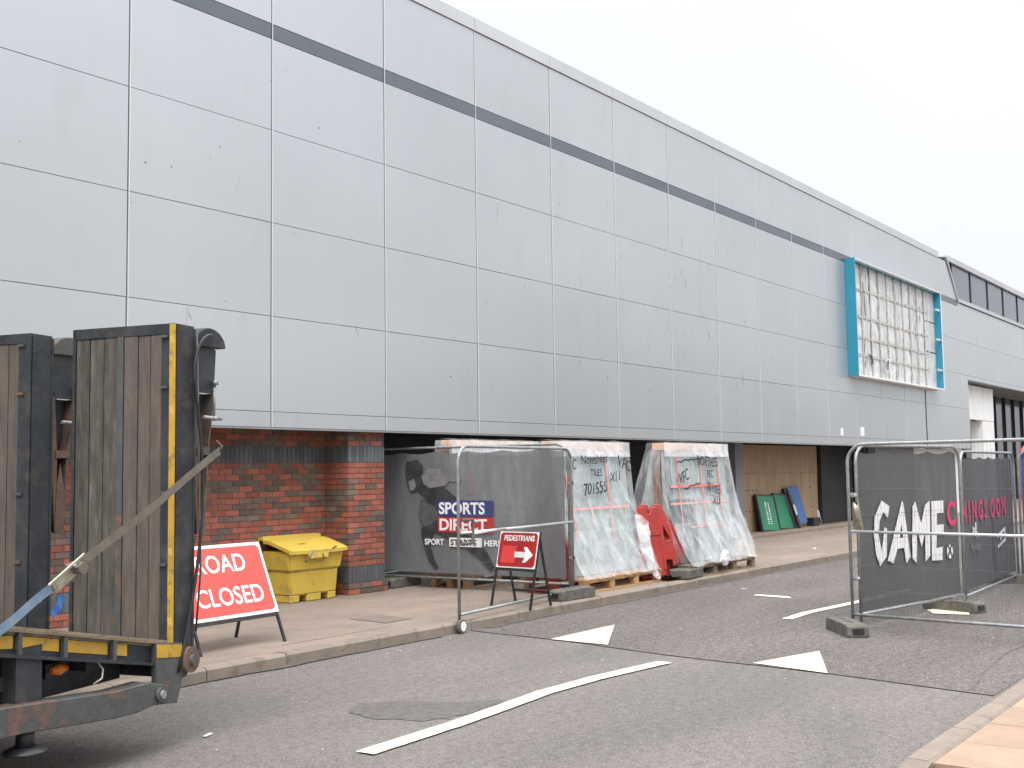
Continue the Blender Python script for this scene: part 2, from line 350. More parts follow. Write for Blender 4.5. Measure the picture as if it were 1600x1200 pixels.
# made-up treeline out of view on the right, added to darken the cladding's reflection
tl = MB()
for k in range(420):
    x = R.uniform(70, 330); y = -30-.28*(x-70)+R.uniform(-9, 9); h = R.uniform(7, 13)
    c = Vector((x, y, 0)); rr_ = R.uniform(3, 5.5); n0 = len(tl.v)
    for q in range(3): tl.tube([c+Vector((R.uniform(-2, 2), R.uniform(-2, 2), 0)), c+Vector((0, 0, h*.45)), c+Vector((R.uniform(-1, 1), 0, h*.8)), c+Vector((0, 0, h))], [rr_, rr_*1.05, rr_*.7, .3], 7)
stuff(tl.build('added_treeline', mat('added_foliage', (.035, .05, .025), (.06, .08, .04), scale=.6, rough=.9)))
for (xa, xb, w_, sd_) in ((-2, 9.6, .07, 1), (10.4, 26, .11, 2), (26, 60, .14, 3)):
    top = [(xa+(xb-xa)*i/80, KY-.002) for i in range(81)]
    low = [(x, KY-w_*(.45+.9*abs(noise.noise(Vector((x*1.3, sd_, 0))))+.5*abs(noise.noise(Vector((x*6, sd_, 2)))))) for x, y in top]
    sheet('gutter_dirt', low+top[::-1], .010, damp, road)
# left pavement with kerb stones
pv = MB(); pv.grid(lambda u, v: (-30+160*u, KY+.15+(4.9)*v, KZ-.002+.0*u), 60, 6, False)
pv.box(-30, 130, KY+.15, KY+.2, -.1, KZ-.01)
pavement = structure(pv.build('pavement', pave, fix=False))
sheet('repair_patch', ragged([(9.45, 8.66), (9.88, 8.66), (9.96, 9.24), (9.5, 9.26)], .1, .01), KZ+.003, patch, pavement)
sheet('joint_line', [(7.7, 8.42), (9.3, 8.43), (9.3, 8.437), (7.7, 8.43)], KZ+.003, tarline, pavement)
kme = MB().prism([(0, -.1), (0, .095), (.03, KZ), (.145, KZ), (.145, -.1)][::-1], 'x', .004, .910).mesh('kerb_stone', kerbm)
for k in range(-10, 110):
    o = link('kerb_stone', kme, pavement, T3((6.49-.915*7+k*.915-.0, KY+R.uniform(-.004, .004), R.uniform(-.003, .003))))
# step in front of the boarded bay
st = MB().box(24.5, 33.5, 11.35, 12.9, .1, .20); structure(st.build('step', pave, bevel=.01))
# right pavement: kerb with a curved corner, buff slabs
rp = MB(); arc = [(6.6-2.0*math.cos(a), .115+2.0*math.sin(a)) for a in [rad(90*i/8) for i in range(9)]]
poly = [(x, y-.12 if i > 4 else y) for i, (x, y) in enumerate(arc)]
inner = [(6.6-1.855*math.cos(a), .115+1.855*math.sin(a)) for a in [rad(90*i/8) for i in range(9)]]
rpoly = [(4.745, -8)]+inner+[(60, 1.97), (60, -8)]
rp.prism(rpoly[::-1], 'z', -.1, .085)
rpave = structure(rp.build('right_pavement', mortar))
kme2 = MB().prism([(0, -.1), (0, KZ), (-.115, KZ), (-.145, .095), (-.145, -.1)], 'x', .004, .910).mesh('kerb_stone', kerbm)
for k in range(58):
    link('kerb_stone', kme2, rpave, T3((6.6+k*.915, 2.115, 0)))
for i in range(8):
    a0, a1 = arc[i], arc[i+1]; b0, b1 = inner[i], inner[i+1]
    MB().hexa([(*a0, -.1), (*a1, -.1), (*b1, -.1), (*b0, -.1), (*a0, KZ-.002), (*a1, KZ-.002), (*b1, KZ-.002), (*b0, KZ-.002)]).build('kerb_stone', kerbm, rpave)
sl = MB().box(.004, .596, .004, .446, .03, KZ-.004).mesh('paving_slab', slabm)
for r_ in range(9):
    for c_ in range(28):
        x = 4.8+c_*.6-(r_ % 2)*.3; y = 1.97-.45*(r_+1)
        if x > 4.9 and (x > 6.6 or math.hypot(6.6-x, max(0, y+.45-.115)) < 1.93): link('paving_slab', sl, rpave, T3((x, y, R.uniform(-.006, -.003))))
sheet('gutter', ragged([(5.5, 1.85), (6.1, 2.07), (6.7, 2.14), (7.3, 2.14), (9, 2.14), (9, 2.19), (7.4, 2.22), (6.6, 2.26), (6.0, 2.2), (5.4, 1.95)], .1, .02), .006, damp, road)

# ================================================================== the retail building
D = 10.95
rows = [(2.36, 2.5545), (2.5585, 3.767), (3.771, 4.971), (4.975, 6.174), (6.178, 7.376)]
J0, PW = 7.718, 2.127
bld = thing('retail_building', 'long grey metal clad retail building with a dark stripe filling the back of the view', 'building', (0, D, 0))
def panel_mesh(w, h, material, name='cladding_panel', c=.007):
    b = MB(); d = .05
    xs = (0, c, w-c, w); zs = (0, c*.3, h-c*.3, h)
    b.v = [Vector((0, d, 0)), Vector((w, d, 0)), Vector((w, d, h)), Vector((0, d, h)), Vector((0, c, 0)), Vector((w, c, 0)), Vector((w, c, h)), Vector((0, c, h)),
           Vector((c, 0, zs[1])), Vector((w-c, 0, zs[1])), Vector((w-c, 0, zs[2])), Vector((c, 0, zs[2]))]
    b.f = [[8, 9, 10, 11], [4, 5, 9, 8], [5, 6, 10, 9], [6, 7, 11, 10], [7, 4, 8, 11], [0, 1, 5, 4], [1, 2, 6, 5], [2, 3, 7, 6], [3, 0, 4, 7]]
    b.sm = [False]*9
    return b.mesh(name, material)
gapw = .013
pm = {}
def panel(x, z0, z1, w=PW-gapw, material=clad, name='cladding_panel'):
    key = (round(w, 3), round(z1-z0, 3), material.name)
    if key not in pm: pm[key] = panel_mesh(w, z1-z0, material, name)
    o = link(name, pm[key], bld, T3((x+gapw/2, R.uniform(-.0015, .0015), z0)) @ Matrix.Rotation(R.uniform(-.0011, .0011), 4, 'Z') @ Matrix.Rotation(R.uniform(-.0011, .0011), 4, 'X'))
    return o
NL, NR = -5, 16
for k in range(NL, NR):
    x = J0+k*PW
    for (a, b) in rows: panel(x, a, b)
    panel(x, 7.382, 7.574, material=bandm, name='band_panel')
    if k < 15: panel(x, 7.58, 8.80)
    box('joint_trim', jointm, bld, x+gapw/2+.001, x+gapw/2+.009, -.005, .03, 2.36, 8.80)
# last top panel, cut by the slanting end
xa = J0+15*PW+gapw/2
lp = MB().prism([(xa, 7.58), (41.78, 7.58), (40.42, 8.80), (xa, 8.80)], 'y', 0, .05).build('cladding_panel', clad, bld)
MB().prism([(41.80, 7.50), (41.92, 7.50), (40.56, 8.96), (40.44, 8.96)], 'y', -.04, .3).build('slanting_trim', cope, bld)
# backing behind the panels, parapet coping, soffit
MB().box(J0+NL*PW, 41.7, .06, .35, 2.37, 8.9).build('backing_wall', darkm, bld)
for k in range(NL, 15):
    x = J0+k*PW
    MB().hexa([(x+.004, -.022, 8.806), (x+PW-.004, -.022, 8.806), (x+PW-.004, .45, 8.806), (x+.004, .45, 8.806),
               (x+.004, -.012, 9.02), (x+PW-.004, -.012, 9.02), (x+PW-.004, .45, 9.09), (x+.004, .45, 9.09)]).build('coping_panel', cope, bld)
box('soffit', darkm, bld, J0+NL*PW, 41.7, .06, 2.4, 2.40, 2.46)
box('soffit_edge', greyw, bld, J0+NL*PW, 42.6, .0, .06, 2.335, 2.357)
# the section beyond the slanting end
X1 = 41.75
for (a, b) in rows[2:]:
    for k in range(0, 14):
        x = X1+k*PW*1.15; zz = b if b < 7 else 7.5
        if a > 4.9 or True:
            if a < 4.7 and k > 0:
                a2 = 4.83
                if b-a2 > .1: panel(x, a2, b, PW*1.15-gapw)
            elif a < 4.7: panel(x, a, b, .95-gapw)
            else: panel(x, a, zz, PW*1.15-gapw)
panel(X1+.95, 4.83, 4.971, PW*1.15-.95-gapw); panel(X1, rows[0][0], rows[0][1], .95-gapw); panel(X1, rows[1][0], rows[1][1], .95-gapw)
MB().box(X1+.1, 80, .1, .35, 4.85, 9.0).build('backing_wall', darkm, bld)
box('window_sill', cope, bld, 41.85, 80, -.05, .12, 7.53, 7.66)
box('roof_fascia', cope, bld, 40.6, 80, -.05, .5, 8.84, 9.03)
for k in range(15):
    x = 41.3+k*2.45
    w_ = MB().box(x+.06, x+2.39, .05, .08, 7.67, 8.83).build('window', winm, bld)
    MB().box(x-.05, x+.05, .02, .09, 7.665, 8.835).build('mullion', blackm, w_)
# dark joint in the cladding
box('movement_joint', blackm, bld, 37.49, 37.53, -.012, .02, 2.37, 4.2)
# deep entrance bay on the right
box('entrance_soffit', greyw, bld, 42.7, 80, .0, 3, 4.80, 4.828)
for k in range(3):
    x = 43.0+k*1.55; box('portal_panel', whitep, bld, x+.01, x+1.53, .35, .45, 3.47, 4.74)
box('portal_post', whitep, bld, 45.9, 47.6, .35, .8, .12, 3.45)
box('portal_return', whitep, bld, 43.9, 45.85, 1.2, 1.3, .12, 3.45)
for k in range(16):
    x = 42.8+k*1.7
    gl = box('shopfront_pane', glzd, bld, x+.05, x+1.65, 1.6, 1.63, .2, 4.78)
    box('mullion', tsteel, gl, x-.03, x+.03, 1.52, 1.64, .2, 4.78)
# ground floor behind the overhang, beyond the brickwork
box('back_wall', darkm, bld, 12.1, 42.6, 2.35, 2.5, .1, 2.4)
box('pier', greyw, bld, 25.3, 25.75, .95, 1.4, .12, 2.4)
box('pier', greyw, bld, 33.4, 37.0, .3, .5, .12, 2.33)
box('pier', whitep, bld, 37.05, 42.6, .3, .5, .12, 2.33)
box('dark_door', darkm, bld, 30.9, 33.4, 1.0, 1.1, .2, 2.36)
for (x, z, w, h) in ((29.78, 2.60, .2, .2), (31.32, 2.62, .30, .25)):
    box('notice', white, bld, x, x+w, -.008, -.003, z, z+h)
# bolt marks on the cladding
b = MB()
for k in range(70):
    x = R.uniform(5.5, 30); z = R.uniform(2.7, 7.2); s = R.choice((.004, .005, .006, .009))
    b.tube([(x, .003, z), (x, -.004, z)], s, 6)
stuff(b.build('cladding_fixings', tarline, bld))
b = MB()                                             # scuffs and drip marks, thicker around the middle bays
for k in range(46):
    x = R.choice((R.uniform(8, 30), R.uniform(19.5, 24))); z = R.uniform(3.2, 7.1); l = R.uniform(.03, .32); t_ = R.uniform(-.5, .5); w_ = R.uniform(.0015, .004)
    p0 = Vector((x, -.0035, z)); p1 = p0+Vector((l*math.sin(t_), 0, -l*math.cos(t_)))
    b.tube([p0, (p0+p1)/2+Vector((R.uniform(-.01, .01), 0, 0)), p1], [w_*.4, w_, w_*.3], 4)
stuff(b.build('cladding_scuffs', mat('scuff_grey', (.30, .305, .31), rough=.6), bld))

# teal sign frame left with its face removed
sg = thing('empty_sign', 'teal rectangular sign surround with its face gone and the silver lining showing', 'sign frame', (30.55, D, 4.23))
SW, SH, SD = 8.15, 3.25, .28
box('side_panel', tealm, sg, 0, .05, -SD, -.004, 0, SH)
box('side_panel', tealm, sg, SW-.05, SW, -SD, -.004, 0, SH)
box('frame_rail', whitep, sg, .052, SW-.052, -SD+.002, -.004, 0, .045); box('frame_rail', steelw, sg, .052, SW-.052, -SD+.002, -.16, SH-.045, SH)
box('frame_rail', tealm, sg, .052, SW-.052, -.155, -.004, SH-.045, SH-.002)
box('frame_edge', white, sg, SW-.06, SW+.004, -SD-.006, -SD-.001, -.002, SH+.002)
xx = .06; k = 0
while xx < SW-1.3:
    w_ = (.55, .62, .5, .66)[k % 4]; w_ = min(w_, SW-1.25-xx)
    for (za, zb) in ((.05, .62), (.64, 1.72), (1.74, 2.52), (2.54, SH-.05)):
        MB().grid(lambda u, v: (xx+w_*u, -.05-.022*noise.noise(Vector((xx*3+u*2.5, v*4+za*3, k))), za+(zb-za)*v), 6, 8).build('foil_panel', foil, sg)
    xx += w_+.015; k += 1
for (za, zb) in ((.05, 1.2), (1.25, 2.2), (2.24, SH-.05)):
    box('foil_panel', foil, sg, SW-1.22, SW-.06, -.055, -.03, za, zb)
for i in range(10):
    x = .35+i*.73; box('stud', stud, sg, x-.04, x+.04, -.085, -.075, .04, SH-.04)
    if i % 2: box('stud', steelw, sg, x+.28, x+.295, -.12, -.09, .04, SH-.04)
for z in (.65, 1.15, 1.73, 2.5): box('rail', stud, sg, .06, SW-.9, -.072, -.058, z-.035, z+.035)
for z in (.62, 1.62, 2.6): box('bracket', steelw, sg, SW-.5, SW-.055, -SD+.02, -SD+.07, z, z+.06)
MB().grid(lambda u, v: (2.62+.42*u+.1*v, -.15-.05*math.sin(3*u)-.02*v, .30+.36*v), 5, 5).build('torn_flap', foil, sg)
MB().prism([(1.3, .72), (1.55, .5), (1.72, .42), (1.6, .66)], 'y', -.14, -.135).build('torn_flap', blackm, sg)
MB().prism([(1.12, 2.75), (1.2, 2.2), (1.24, 1.75), (1.16, 1.8)], 'y', -.12, -.115).build('torn_flap', blackm, sg)
MB().prism([(2.66, .32), (2.72, .32), (2.78, .62), (2.66, .6)], 'y', -.22, -.216).build('torn_flap', blackm, sg)

# ------------------------------------------------------------------ brickwork
sb = {}
def brick_mesh(kind, w, h, d=.09):
    k = (kind.name, round(w, 3), h, d)
    if k not in sb:
        sb[k] = MB().box(0, w, 0, d, 0, h).mesh('brick', kind)
    return sb[k]
def kindof(i, r):
    # red bricks with diagonal runs of brown headers
    a = (i*2+r) % 13; c = (i*2-r) % 17
    p = .18+(.55 if a in (3, 4) else 0)+(.5 if c in (5, 6) else 0)
    q = noise.noise(Vector((i*.35, r*.28, 5.2)))
    p += .45*max(0, q)*2
    return brownb if R.random() < p else redb
def bricks(root, W_, z0, seq, x_vis, mtx=None, depth=.09, offs=0, place=None, kidx=0):
    """lay courses up a face of width W_ in local XZ (front face y=0); bricks left of x_vis are joined"""
    joined = {}
    z = z0; r = 0
    for c in seq:
        if c == 's':
            w_, h, n = .065, .215, int(W_/.075)+1
            for i in range(n):
                x = i*.075; ww = min(w_, W_-x)
                if ww < .02: continue
                lay(root, joined, blueb, x, z, ww, h, x_vis, mtx, depth)
            z += .225
        else:
            n = int(W_/.225)+2; sh = (.1125 if (r+offs) % 2 else 0)
            for i in range(n):
                x = i*.225-sh; ww = .215
                if x < 0: ww += x; x = 0
                ww = min(ww, W_-x)
                if ww < .03: continue
                lay(root, joined, kindof(i+kidx, r), x, z, ww, .065, x_vis, mtx, depth)
            z += .075; r += 1
    for kd, b in joined.items():
        o = stuff(b.build('brick_courses', bpy.data.materials[kd], root)); 
    return z
def lay(root, joined, kind, x, z, w, h, x_vis, mtx, depth):
    j = R.uniform(-.003, .002)
    if x < x_vis:
        joined.setdefault(kind.name, MB()).box(x, x+w, j, j+depth, z, z+h, mtx)
    else:
        o = link('brick', brick_mesh(kind, w, h, depth), root, (mtx or Matrix()) @ T3((x, j, z)))
SEQ = ['b']*2+['s']+['b']*19+['s']+['b']*4
WX0 = 2.2
wall = thing('brick_wall', 'red and brown brick wall with a blue band behind the yellow bin', 'brick wall', (WX0, 11.55, .12))
bricks(wall, 11.37-WX0-.003, .005, SEQ, 9.1-WX0)
box('mortar_bed', mortar, wall, 0, 11.37-WX0-.004, .007, .25, 0, 2.3)
pil = thing('brick_pillar', 'square brick pillar with blue brick bands right of the yellow bin', 'brick pillar', (11.37, 11.1, .12))
bricks(pil, .72, .005, SEQ, -1, offs=1, kidx=40)
bricks(pil, .44, .005, SEQ, -1, mtx=Matrix.Translation((0, .452, 0)) @ Matrix.Rotation(rad(-90), 4, 'Z'), offs=0, kidx=60)
box('mortar_bed', mortar, pil, .007, .713, .007, .60, 0, 2.3)
# plinth course proud of the pillar
for i in range(4):
    w_ = (.215, .215, .215, .1)[i]; x = -.02+i*.225
    for r_ in range(2):
        o = link('brick', brick_mesh(brownb if (i+r_) % 3 else redb, min(w_, .755-x), .065, .04), pil, T3((x, -.03, .005+r_*.075)))

# ------------------------------------------------------------------ boarded bay
ply = thing('plywood_hoarding', 'bare plywood boards closing the shop bay behind the green panels', 'hoarding', (26.0, 12.05, .20))
for i in range(4):
    box('plywood_sheet', plym, ply, i*1.22+.004, min(i*1.22+1.216, 4.85), R.uniform(0, .006), .03, 0, 1.42)
    box('plywood_sheet', plym, ply, i*1.22+.004, min(i*1.22+1.216, 4.85), R.uniform(-.006, .004), .03, 1.425, 2.15)
b = MB()
for (x, z) in [(x0, z0) for z0 in (1.45, 1.02, .5) for x0 in (.15, .32, .55, .75, 2.9, 3.7, 4.3)]:
    b.tube([(x+R.uniform(-.05, .05), .0, z+R.uniform(-.02, .02)), (x, -.008, z)], .016, 6)
stuff(b.build('screw_heads', tarline, ply))
ply2 = thing('plywood_hoarding', 'strip of plywood over a blue panel seen in the gap between the two wrapped crates', 'hoarding', (18.6, 12.9, .12))
ply2.location = (19.6, 12.9, .12)
box('plywood_sheet', plym, ply2, 0, 1.22, 0, .03, 1.25, 2.25); box('plywood_sheet', plym, ply2, 1.224, 2.4, 0, .03, 1.25, 2.25)
box('blue_panel', bluep, ply2, 0, 2.4, -.01, .03, 0, 1.245)

def board(x, w, h, lean, roll, material, label, cat, y=11.75, frame=True, cross=False):
    t = thing('leaning_board', label, cat, (x, y, .205)); t.rotation_euler = (rad(-lean), rad(roll), 0)
    box('board_face', material, t, .05, w-.05, -.004, .02, .05, h-.05)
    if frame:
        box('frame', blackm, t, 0, w, .0, .06, 0, .05); box('frame', blackm, t, 0, w, .0, .06, h-.05, h)
        box('frame', blackm, t, 0, .05, .0, .06, .05, h-.05); box('frame', blackm, t, w-.05, w, .0, .06, .05, h-.05)
    return t
g1 = board(26.45, 1.05, .95, 12, 3, greenp, 'green framed panel with white lettering leaning on plywood', 'panel')
for q in range(2):                       # two rows of print too small to read in the photograph
    for k in range(11):
        h_ = R.uniform(.03, .05); z_ = .2+k*.052
        box('print_stroke', white, g1, .40+q*.17, .40+q*.17+R.uniform(.07, .12), -.0062, -.0046, z_, z_+h_*.45)
        box('print_stroke', white, g1, .42+q*.17+R.uniform(0, .05), .44+q*.17+R.uniform(.01, .05), -.0068, -.0063, z_, z_+h_)
g2 = board(27.52, 1.05, .95, 12, 3, greenp, 'plain green framed panel beside the blue board', 'panel', y=11.76)
g3 = board(28.55, .75, 1.1, 12, -7, bluep, 'blue board leaning at the right end of the green panels', 'panel', frame=False, y=11.72)
box('back_frame', blackm, g3, -.12, .05, .03, .09, 0, 1.08)
g4 = board(28.4, .12, 1.0, 12, -14, signred2, 'narrow dark panel with pale stripes between green and blue boards', 'panel', y=11.6)
for q in range(3): box('stripe', white, g4, .02+q*.03, .035+q*.03, -.02, -.006, .35, .62)
cn = thing('a_frame_stand', 'small pale metal stand at the foot of the plywood', 'stand', (30.1, 11.7, .2))
for sx in (-.09, .09): MB().tube([(sx, 0, 0), (sx*.4, .08, .42)], .012, 6).build('leg', steelw, cn)
box('shelf', blackm, cn, -.5, -.1, .0, .2, .0, .22)

# ================================================================== site fencing
def fence(p0, p1, z0, label, front=True, h=2.0, rail_mid=True, wheel=False, group='site fence panels', r=.018, couplers=(1.45, .5), ):
    a = math.atan2(p1[1]-p0[1], p1[0]-p0[0]); Lw = math.hypot(p1[0]-p0[0], p1[1]-p0[1])
    t = thing('mesh_fence', label, 'fence panel', (p0[0], p0[1], z0), a, group)
    c = .2; pts = [(0, 0, .02), (0, 0, h-c)]
    for k in range(1, 8):
        q = rad(90*k/8); pts.append((c-c*math.cos(q), 0, h-c+c*math.sin(q)))
    pts += [(c, 0, h), (Lw-c, 0, h)]
    for k in range(1, 8):
        q = rad(90*k/8); pts.append((Lw-c+c*math.sin(q), 0, h-c+c*math.cos(q)))
    pts += [(Lw, 0, h-c), (Lw, 0, .02)]
    MB().tube(pts, r, 10).build('frame', steel, t)
    MB().tube([(r, 0, .15), (Lw-r, 0, .15)], r*.95, 8).build('bottom_rail', steel, t)
    if rail_mid: MB().tube([(r, -.012, 1.04), (Lw*.5, -.014, 1.035), (Lw-r, -.012, 1.04)], r*.85, 8).build('mid_rail', steelw, t)
    w = MB(); n = int((Lw-.06)/.0395); q = .0011
    for i in range(n):
        x = .04+i*(Lw-.08)/(n-1); zt = h-.02
        if x < c: zt = h-c+math.sqrt(max(0, c*c-(c-x)**2))-.01
        if x > Lw-c: zt = h-c+math.sqrt(max(0, c*c-(x-Lw+c)**2))-.01
        w.tube([(x, 0, .15), (x, 0, zt)], q, 3, cap=False)
    for z in (.42, .68, .94, 1.22, 1.5, 1.78): w.tube([(.01, 0.003, z), (Lw-.01, .003, z)], q*1.3, 3, cap=False)
    stuff(w.build('wire_mesh', wirem, t))
    return t, Lw
def foot(x, y, a, label, z0=0):
    t = thing('rubber_block', label, 'fence foot', (x, y, z0), a, 'rubber fence feet')
    b = MB(); pr_ = [(-.36, 0), (.36, 0), (.37, .03), (.36, .115), (.30, .135), (-.30, .135), (-.36, .115), (-.37, .03)]
    b.prism(pr_, 'y', -.115, .115)
    b.build('block', rubber, t, bevel=.008)
    for sx in (-1, 1):
        box('hand_hole', blackm, t, sx*.367-.006, sx*.367+.006, -.06, .06, .035, .095)
    for k in range(4): MB().tube([(-.15+k*.1, 0, .13), (-.15+k*.1, 0, .139)], .022, 8).build('post_socket', blackm, t)
    return t
def clamp(parent_label, x, y, z, a, group='fence couplers'):
    t = thing('fence_coupler', parent_label, 'fence coupler', (x, y, z), a, group)
    box('clamp_plate', steel, t, -.05, .05, -.03, -.018, -.025, .025, bevel=.004); box('clamp_plate', steel, t, -.05, .05, .018, .03, -.025, .025, bevel=.004)
    MB().tube([(0, -.05, 0), (0, .05, 0)], .008, 6).build('bolt', steelw, t)
    return t
CX, CY = 12.75, 8.36                               # shared corner post
gate, GL = fence((9.9, 7.99), (CX, CY), .05, 'open wheeled gate panel of wire mesh swung out along the kerb', h=2.0)
wh = MB().tube([(0, -.05, .03), (0, .0, .03)], [.075, .075], 16); wh = wh.build('wheel', rubber, gate)
MB().tube([(0, -.056, .03), (0, -.051, .03)], .055, 14).build('hub', white, wh)
lb = MB()      # latch loop welded to the gate post
lb.tube([(.02, -.03, 1.18), (.26, -.03, 1.18), (.26, -.03, .92), (.02, -.03, .92)], .02, 6); lb.build('latch_frame', rubber, gate)
MB().tube([(.26, -.03, 1.02), (1.0, -.03, 1.045)], .014, 8).build('latch_rod', steelw, gate)
sf, SFL = fence((CX+.02, CY+.06), (12.62, 11.85), KZ, 'mesh panel between the brick pillar and the gate, hung with the runner banner', rail_mid=False)
foot(CX-.28, CY-.16, rad(-3), 'rubber foot under the corner post beside the light pallet', KZ)
foot(12.66, 11.3, rad(8), 'rubber foot of the banner fence close to the brick pillar', KZ)
clamp('steel coupler low on the corner post by the light pallet', CX, CY+.0, .62, rad(40)); clamp('steel coupler high on the corner post by the light pallet', CX, CY, 1.6, rad(40))

def banner_surface(Lw, z0, z1, amp, seed):
    def disp(x, z): return amp*(noise.noise(Vector((x*2.3, z*.9, seed)))+.5*noise.noise(Vector((x*6, z*1.5, seed+3))))
    return disp
def hang(name, label, root_loc, a, Lw, z0, z1, material, disp, x0=.04, hem=None):
    t = thing(name, label, 'banner', root_loc, a)
    def fn(u, v):
        x = x0+(Lw-x0-.04)*u; z = z0+(z1-z0)*v
        if v > .97: z -= .03*abs(math.sin(u*Lw*5.2))
        if hem: z += hem(u)*(1-v)
        return (x, .03+disp(x, z), z)
    MB().grid(fn, int(Lw*26), 46).build('sheet', material, t, fix=False)
    return t
# banner with runner. seen from its -x side: local x runs from the gate post back to the pillar, so print runs the other way
sdp = banner_surface(SFL, .2, 1.95, .012, 2.0)
ang = sf.rotation_euler.z
# local frame for print: origin at pillar end, X toward the camera-side post
bt = thing('banner', 'grey mesh banner with a runner and SPORTS DIRECT beside the brick pillar', 'banner', (12.62, 11.85, KZ), ang+math.pi)
def bfn(u, v):
    x = .04+(SFL-.08)*u; z = .22+1.72*v
    if v > .97: z -= .03*abs(math.sin(u*SFL*5.2))
    return (x, -.035+sdp(x, z), z)
MB().grid(bfn, 90, 46).build('sheet', ban1, bt, fix=False)
def onb(x, z, off=-.052): return T3((x, off, z)) @ UP
# print positions come from where the words stand on the sheet, measured along it
def bx(px): return px
# the runner, a flat grey print
def pr2(name, pts, material, parent, off=-.056, holes=()): return plate(name, pts, holes, .001, material, parent, T3((0, off, 0)) @ UP)
pr2('printed_figure', [(.72, 1.80), (.92, 1.84), (1.02, 1.74), (1.03, 1.62), (1.2, 1.52), (1.45, 1.40), (1.72, 1.22), (1.78, 1.05), (1.62, .98), (1.5, 1.0), (1.5, .92), (1.7, .8), (1.93, .73), (2.15, .52), (2.26, .33), (2.2, .27), (2.0, .44), (1.75, .6), (1.45, .72), (1.22, .80), (1.14, .62), (1.22, .40), (1.3, .30), (1.22, .28), (1.1, .42), (1.0, .70), (.98, .82), (1.08, 1.0), (1.2, 1.12), (1.05, 1.3), (.92, 1.38), (.80, 1.36), (.74, 1.46), (.70, 1.62)], grey2, bt, -.055)
pr2('printed_shirt', [(1.0, 1.60), (1.12, 1.70), (1.32, 1.70), (1.46, 1.60), (1.6, 1.60), (1.72, 1.54), (1.7, 1.50), (1.5, 1.52), (1.44, 1.46), (1.3, 1.44), (1.14, 1.42), (1.04, 1.48)], grey1, bt, -.057)
pr2('printed_shorts', [(.98, 1.28), (1.22, 1.16), (1.34, 1.02), (1.2, .92), (1.02, .86), (.94, 1.04)], grey3, bt, -.0565)
pr2('printed_face', [(.76, 1.52), (.86, 1.56), (.9, 1.46), (.84, 1.38), (.78, 1.40)], grey1, bt, -.0575)
box('logo_band', navy, bt, 1.29, 2.26, -.0585, -.057, 1.025, 1.245)
box('logo_band', pred, bt, 1.29, 2.26, -.0585, -.057, .80, 1.012)
text('SPORTS', .225, white, bt, onb(1.31, 1.06, -.060), xs=1.03, bold=.006)
text('DIRECT', .225, white, bt, onb(1.31, .83, -.060), xs=1.08, bold=.006)
text('SPORT', .115, white, bt, onb(1.05, .62, -.058), xs=1.0, bold=.003)
box('logo_band', white, bt, 1.49, 2.05, -.0585, -.0572, .60, .725)
text('STARTS', .115, grey2, bt, onb(1.51, .62, -.0595), xs=1.15, bold=.004)
text('HERE', .115, white, bt, onb(2.09, .62, -.0595), xs=1.1, bold=.003)

# right-hand fencing
FR, FRL = fence((12.25, 4.44), (11.98, 1.0), .02, 'bare wire mesh panel crossing the road at the right edge of the view', h=1.98)
foot(12.0, 4.42, rad(38), 'weathered rubber foot nearest the camera under the bare right panel')
q1 = fence((12.45, 4.42), (15.0, 4.0), .0, 'fence panel carrying the large white GAME lettering', rail_mid=False, h=1.99)
q2 = fence((15.05, 4.0), (18.4, 4.12), -.03, 'fence panel carrying the pink lettering left of the blue banner', rail_mid=False, h=1.96)
q3 = fence((18.42, 4.06), (18.2, .62), 0, 'fence panel hung with the plain blue banner at the right edge', rail_mid=False, h=1.98)
foot(14.5, 4.0, rad(-110), 'long rubber foot lying over a white road marking behind the fence')
foot(18.3, 4.2, rad(-70), 'dark rubber foot below the blue banner')
clamp('steel coupler joining the two right-hand posts above mid height', 12.34, 4.43, 1.45, rad(-5)); clamp('steel coupler joining the two right-hand posts near their base', 12.34, 4.43, .55, rad(-5))
rg = thing('rag', 'pale rag knotted round the right-hand fence post below the coupler', 'rag', (12.36, 4.40, 1.3))
MB().grid(lambda u, v: ((.035+.03*math.sin(v*5))*math.cos(u*6.28)+.06*v*v, (.035+.02*v)*math.sin(u*6.28), .06-.3*v+.02*math.sin(u*19)), 14, 10).build('cloth', ratm, rg)
a1 = math.atan2(4.0-4.42, 15-12.45)
sd1 = banner_surface(2.58, .1, 1.9, .010, 9.0)
hm = lambda u: .0
gb = hang('banner', 'charcoal mesh banner with big white jagged GAME lettering', (12.45, 4.42, 0), a1, 2.58, .17, 1.93, ban2, sd1)
def ong(x, z, off=.008): return T3((x, off, z)) @ UP
def pg(pts, material=white, holes=(), name='lettering', off=.008, par=None): return plate(name, pts, holes, .001, material, par or gb, T3((0, off, 0)) @ UP)
pg([(.57, 1.37), (.75, 1.3), (.70, 1.17), (.60, 1.24), (.51, 1.15), (.47, .99), (.53, .80), (.59, .98), (.61, 1.07), (.67, 1.05), (.64, .74), (.48, .64), (.40, .77), (.36, 1.0), (.40, 1.20)])
pg([(1.05, 1.35), (1.08, 1.34), (1.21, .70), (1.1, .63), (1.06, .81), (.90, .81), (.79, .65), (.66, .69)], holes=[[(1.02, 1.10), (.965, .93), (1.045, .93)]])
pg([(1.38, 1.34), (1.51, 1.07), (1.63, 1.29), (1.76, 1.34), (1.71, .68), (1.58, .62), (1.61, .98), (1.50, .80), (1.40, 1.0), (1.36, .62), (1.25, .68), (1.31, 1.28)])
pg([(1.80, 1.33), (2.12, 1.33), (2.11, 1.18), (1.93, 1.18), (1.92, 1.04), (2.10, 1.04), (2.09, .92), (1.90, .92), (1.88, .76), (2.05, .77), (2.03, .61), (1.75, .62)])
text('C', .40, pink, gb, ong(2.20, 1.03, .008), xs=.86, bold=.016)
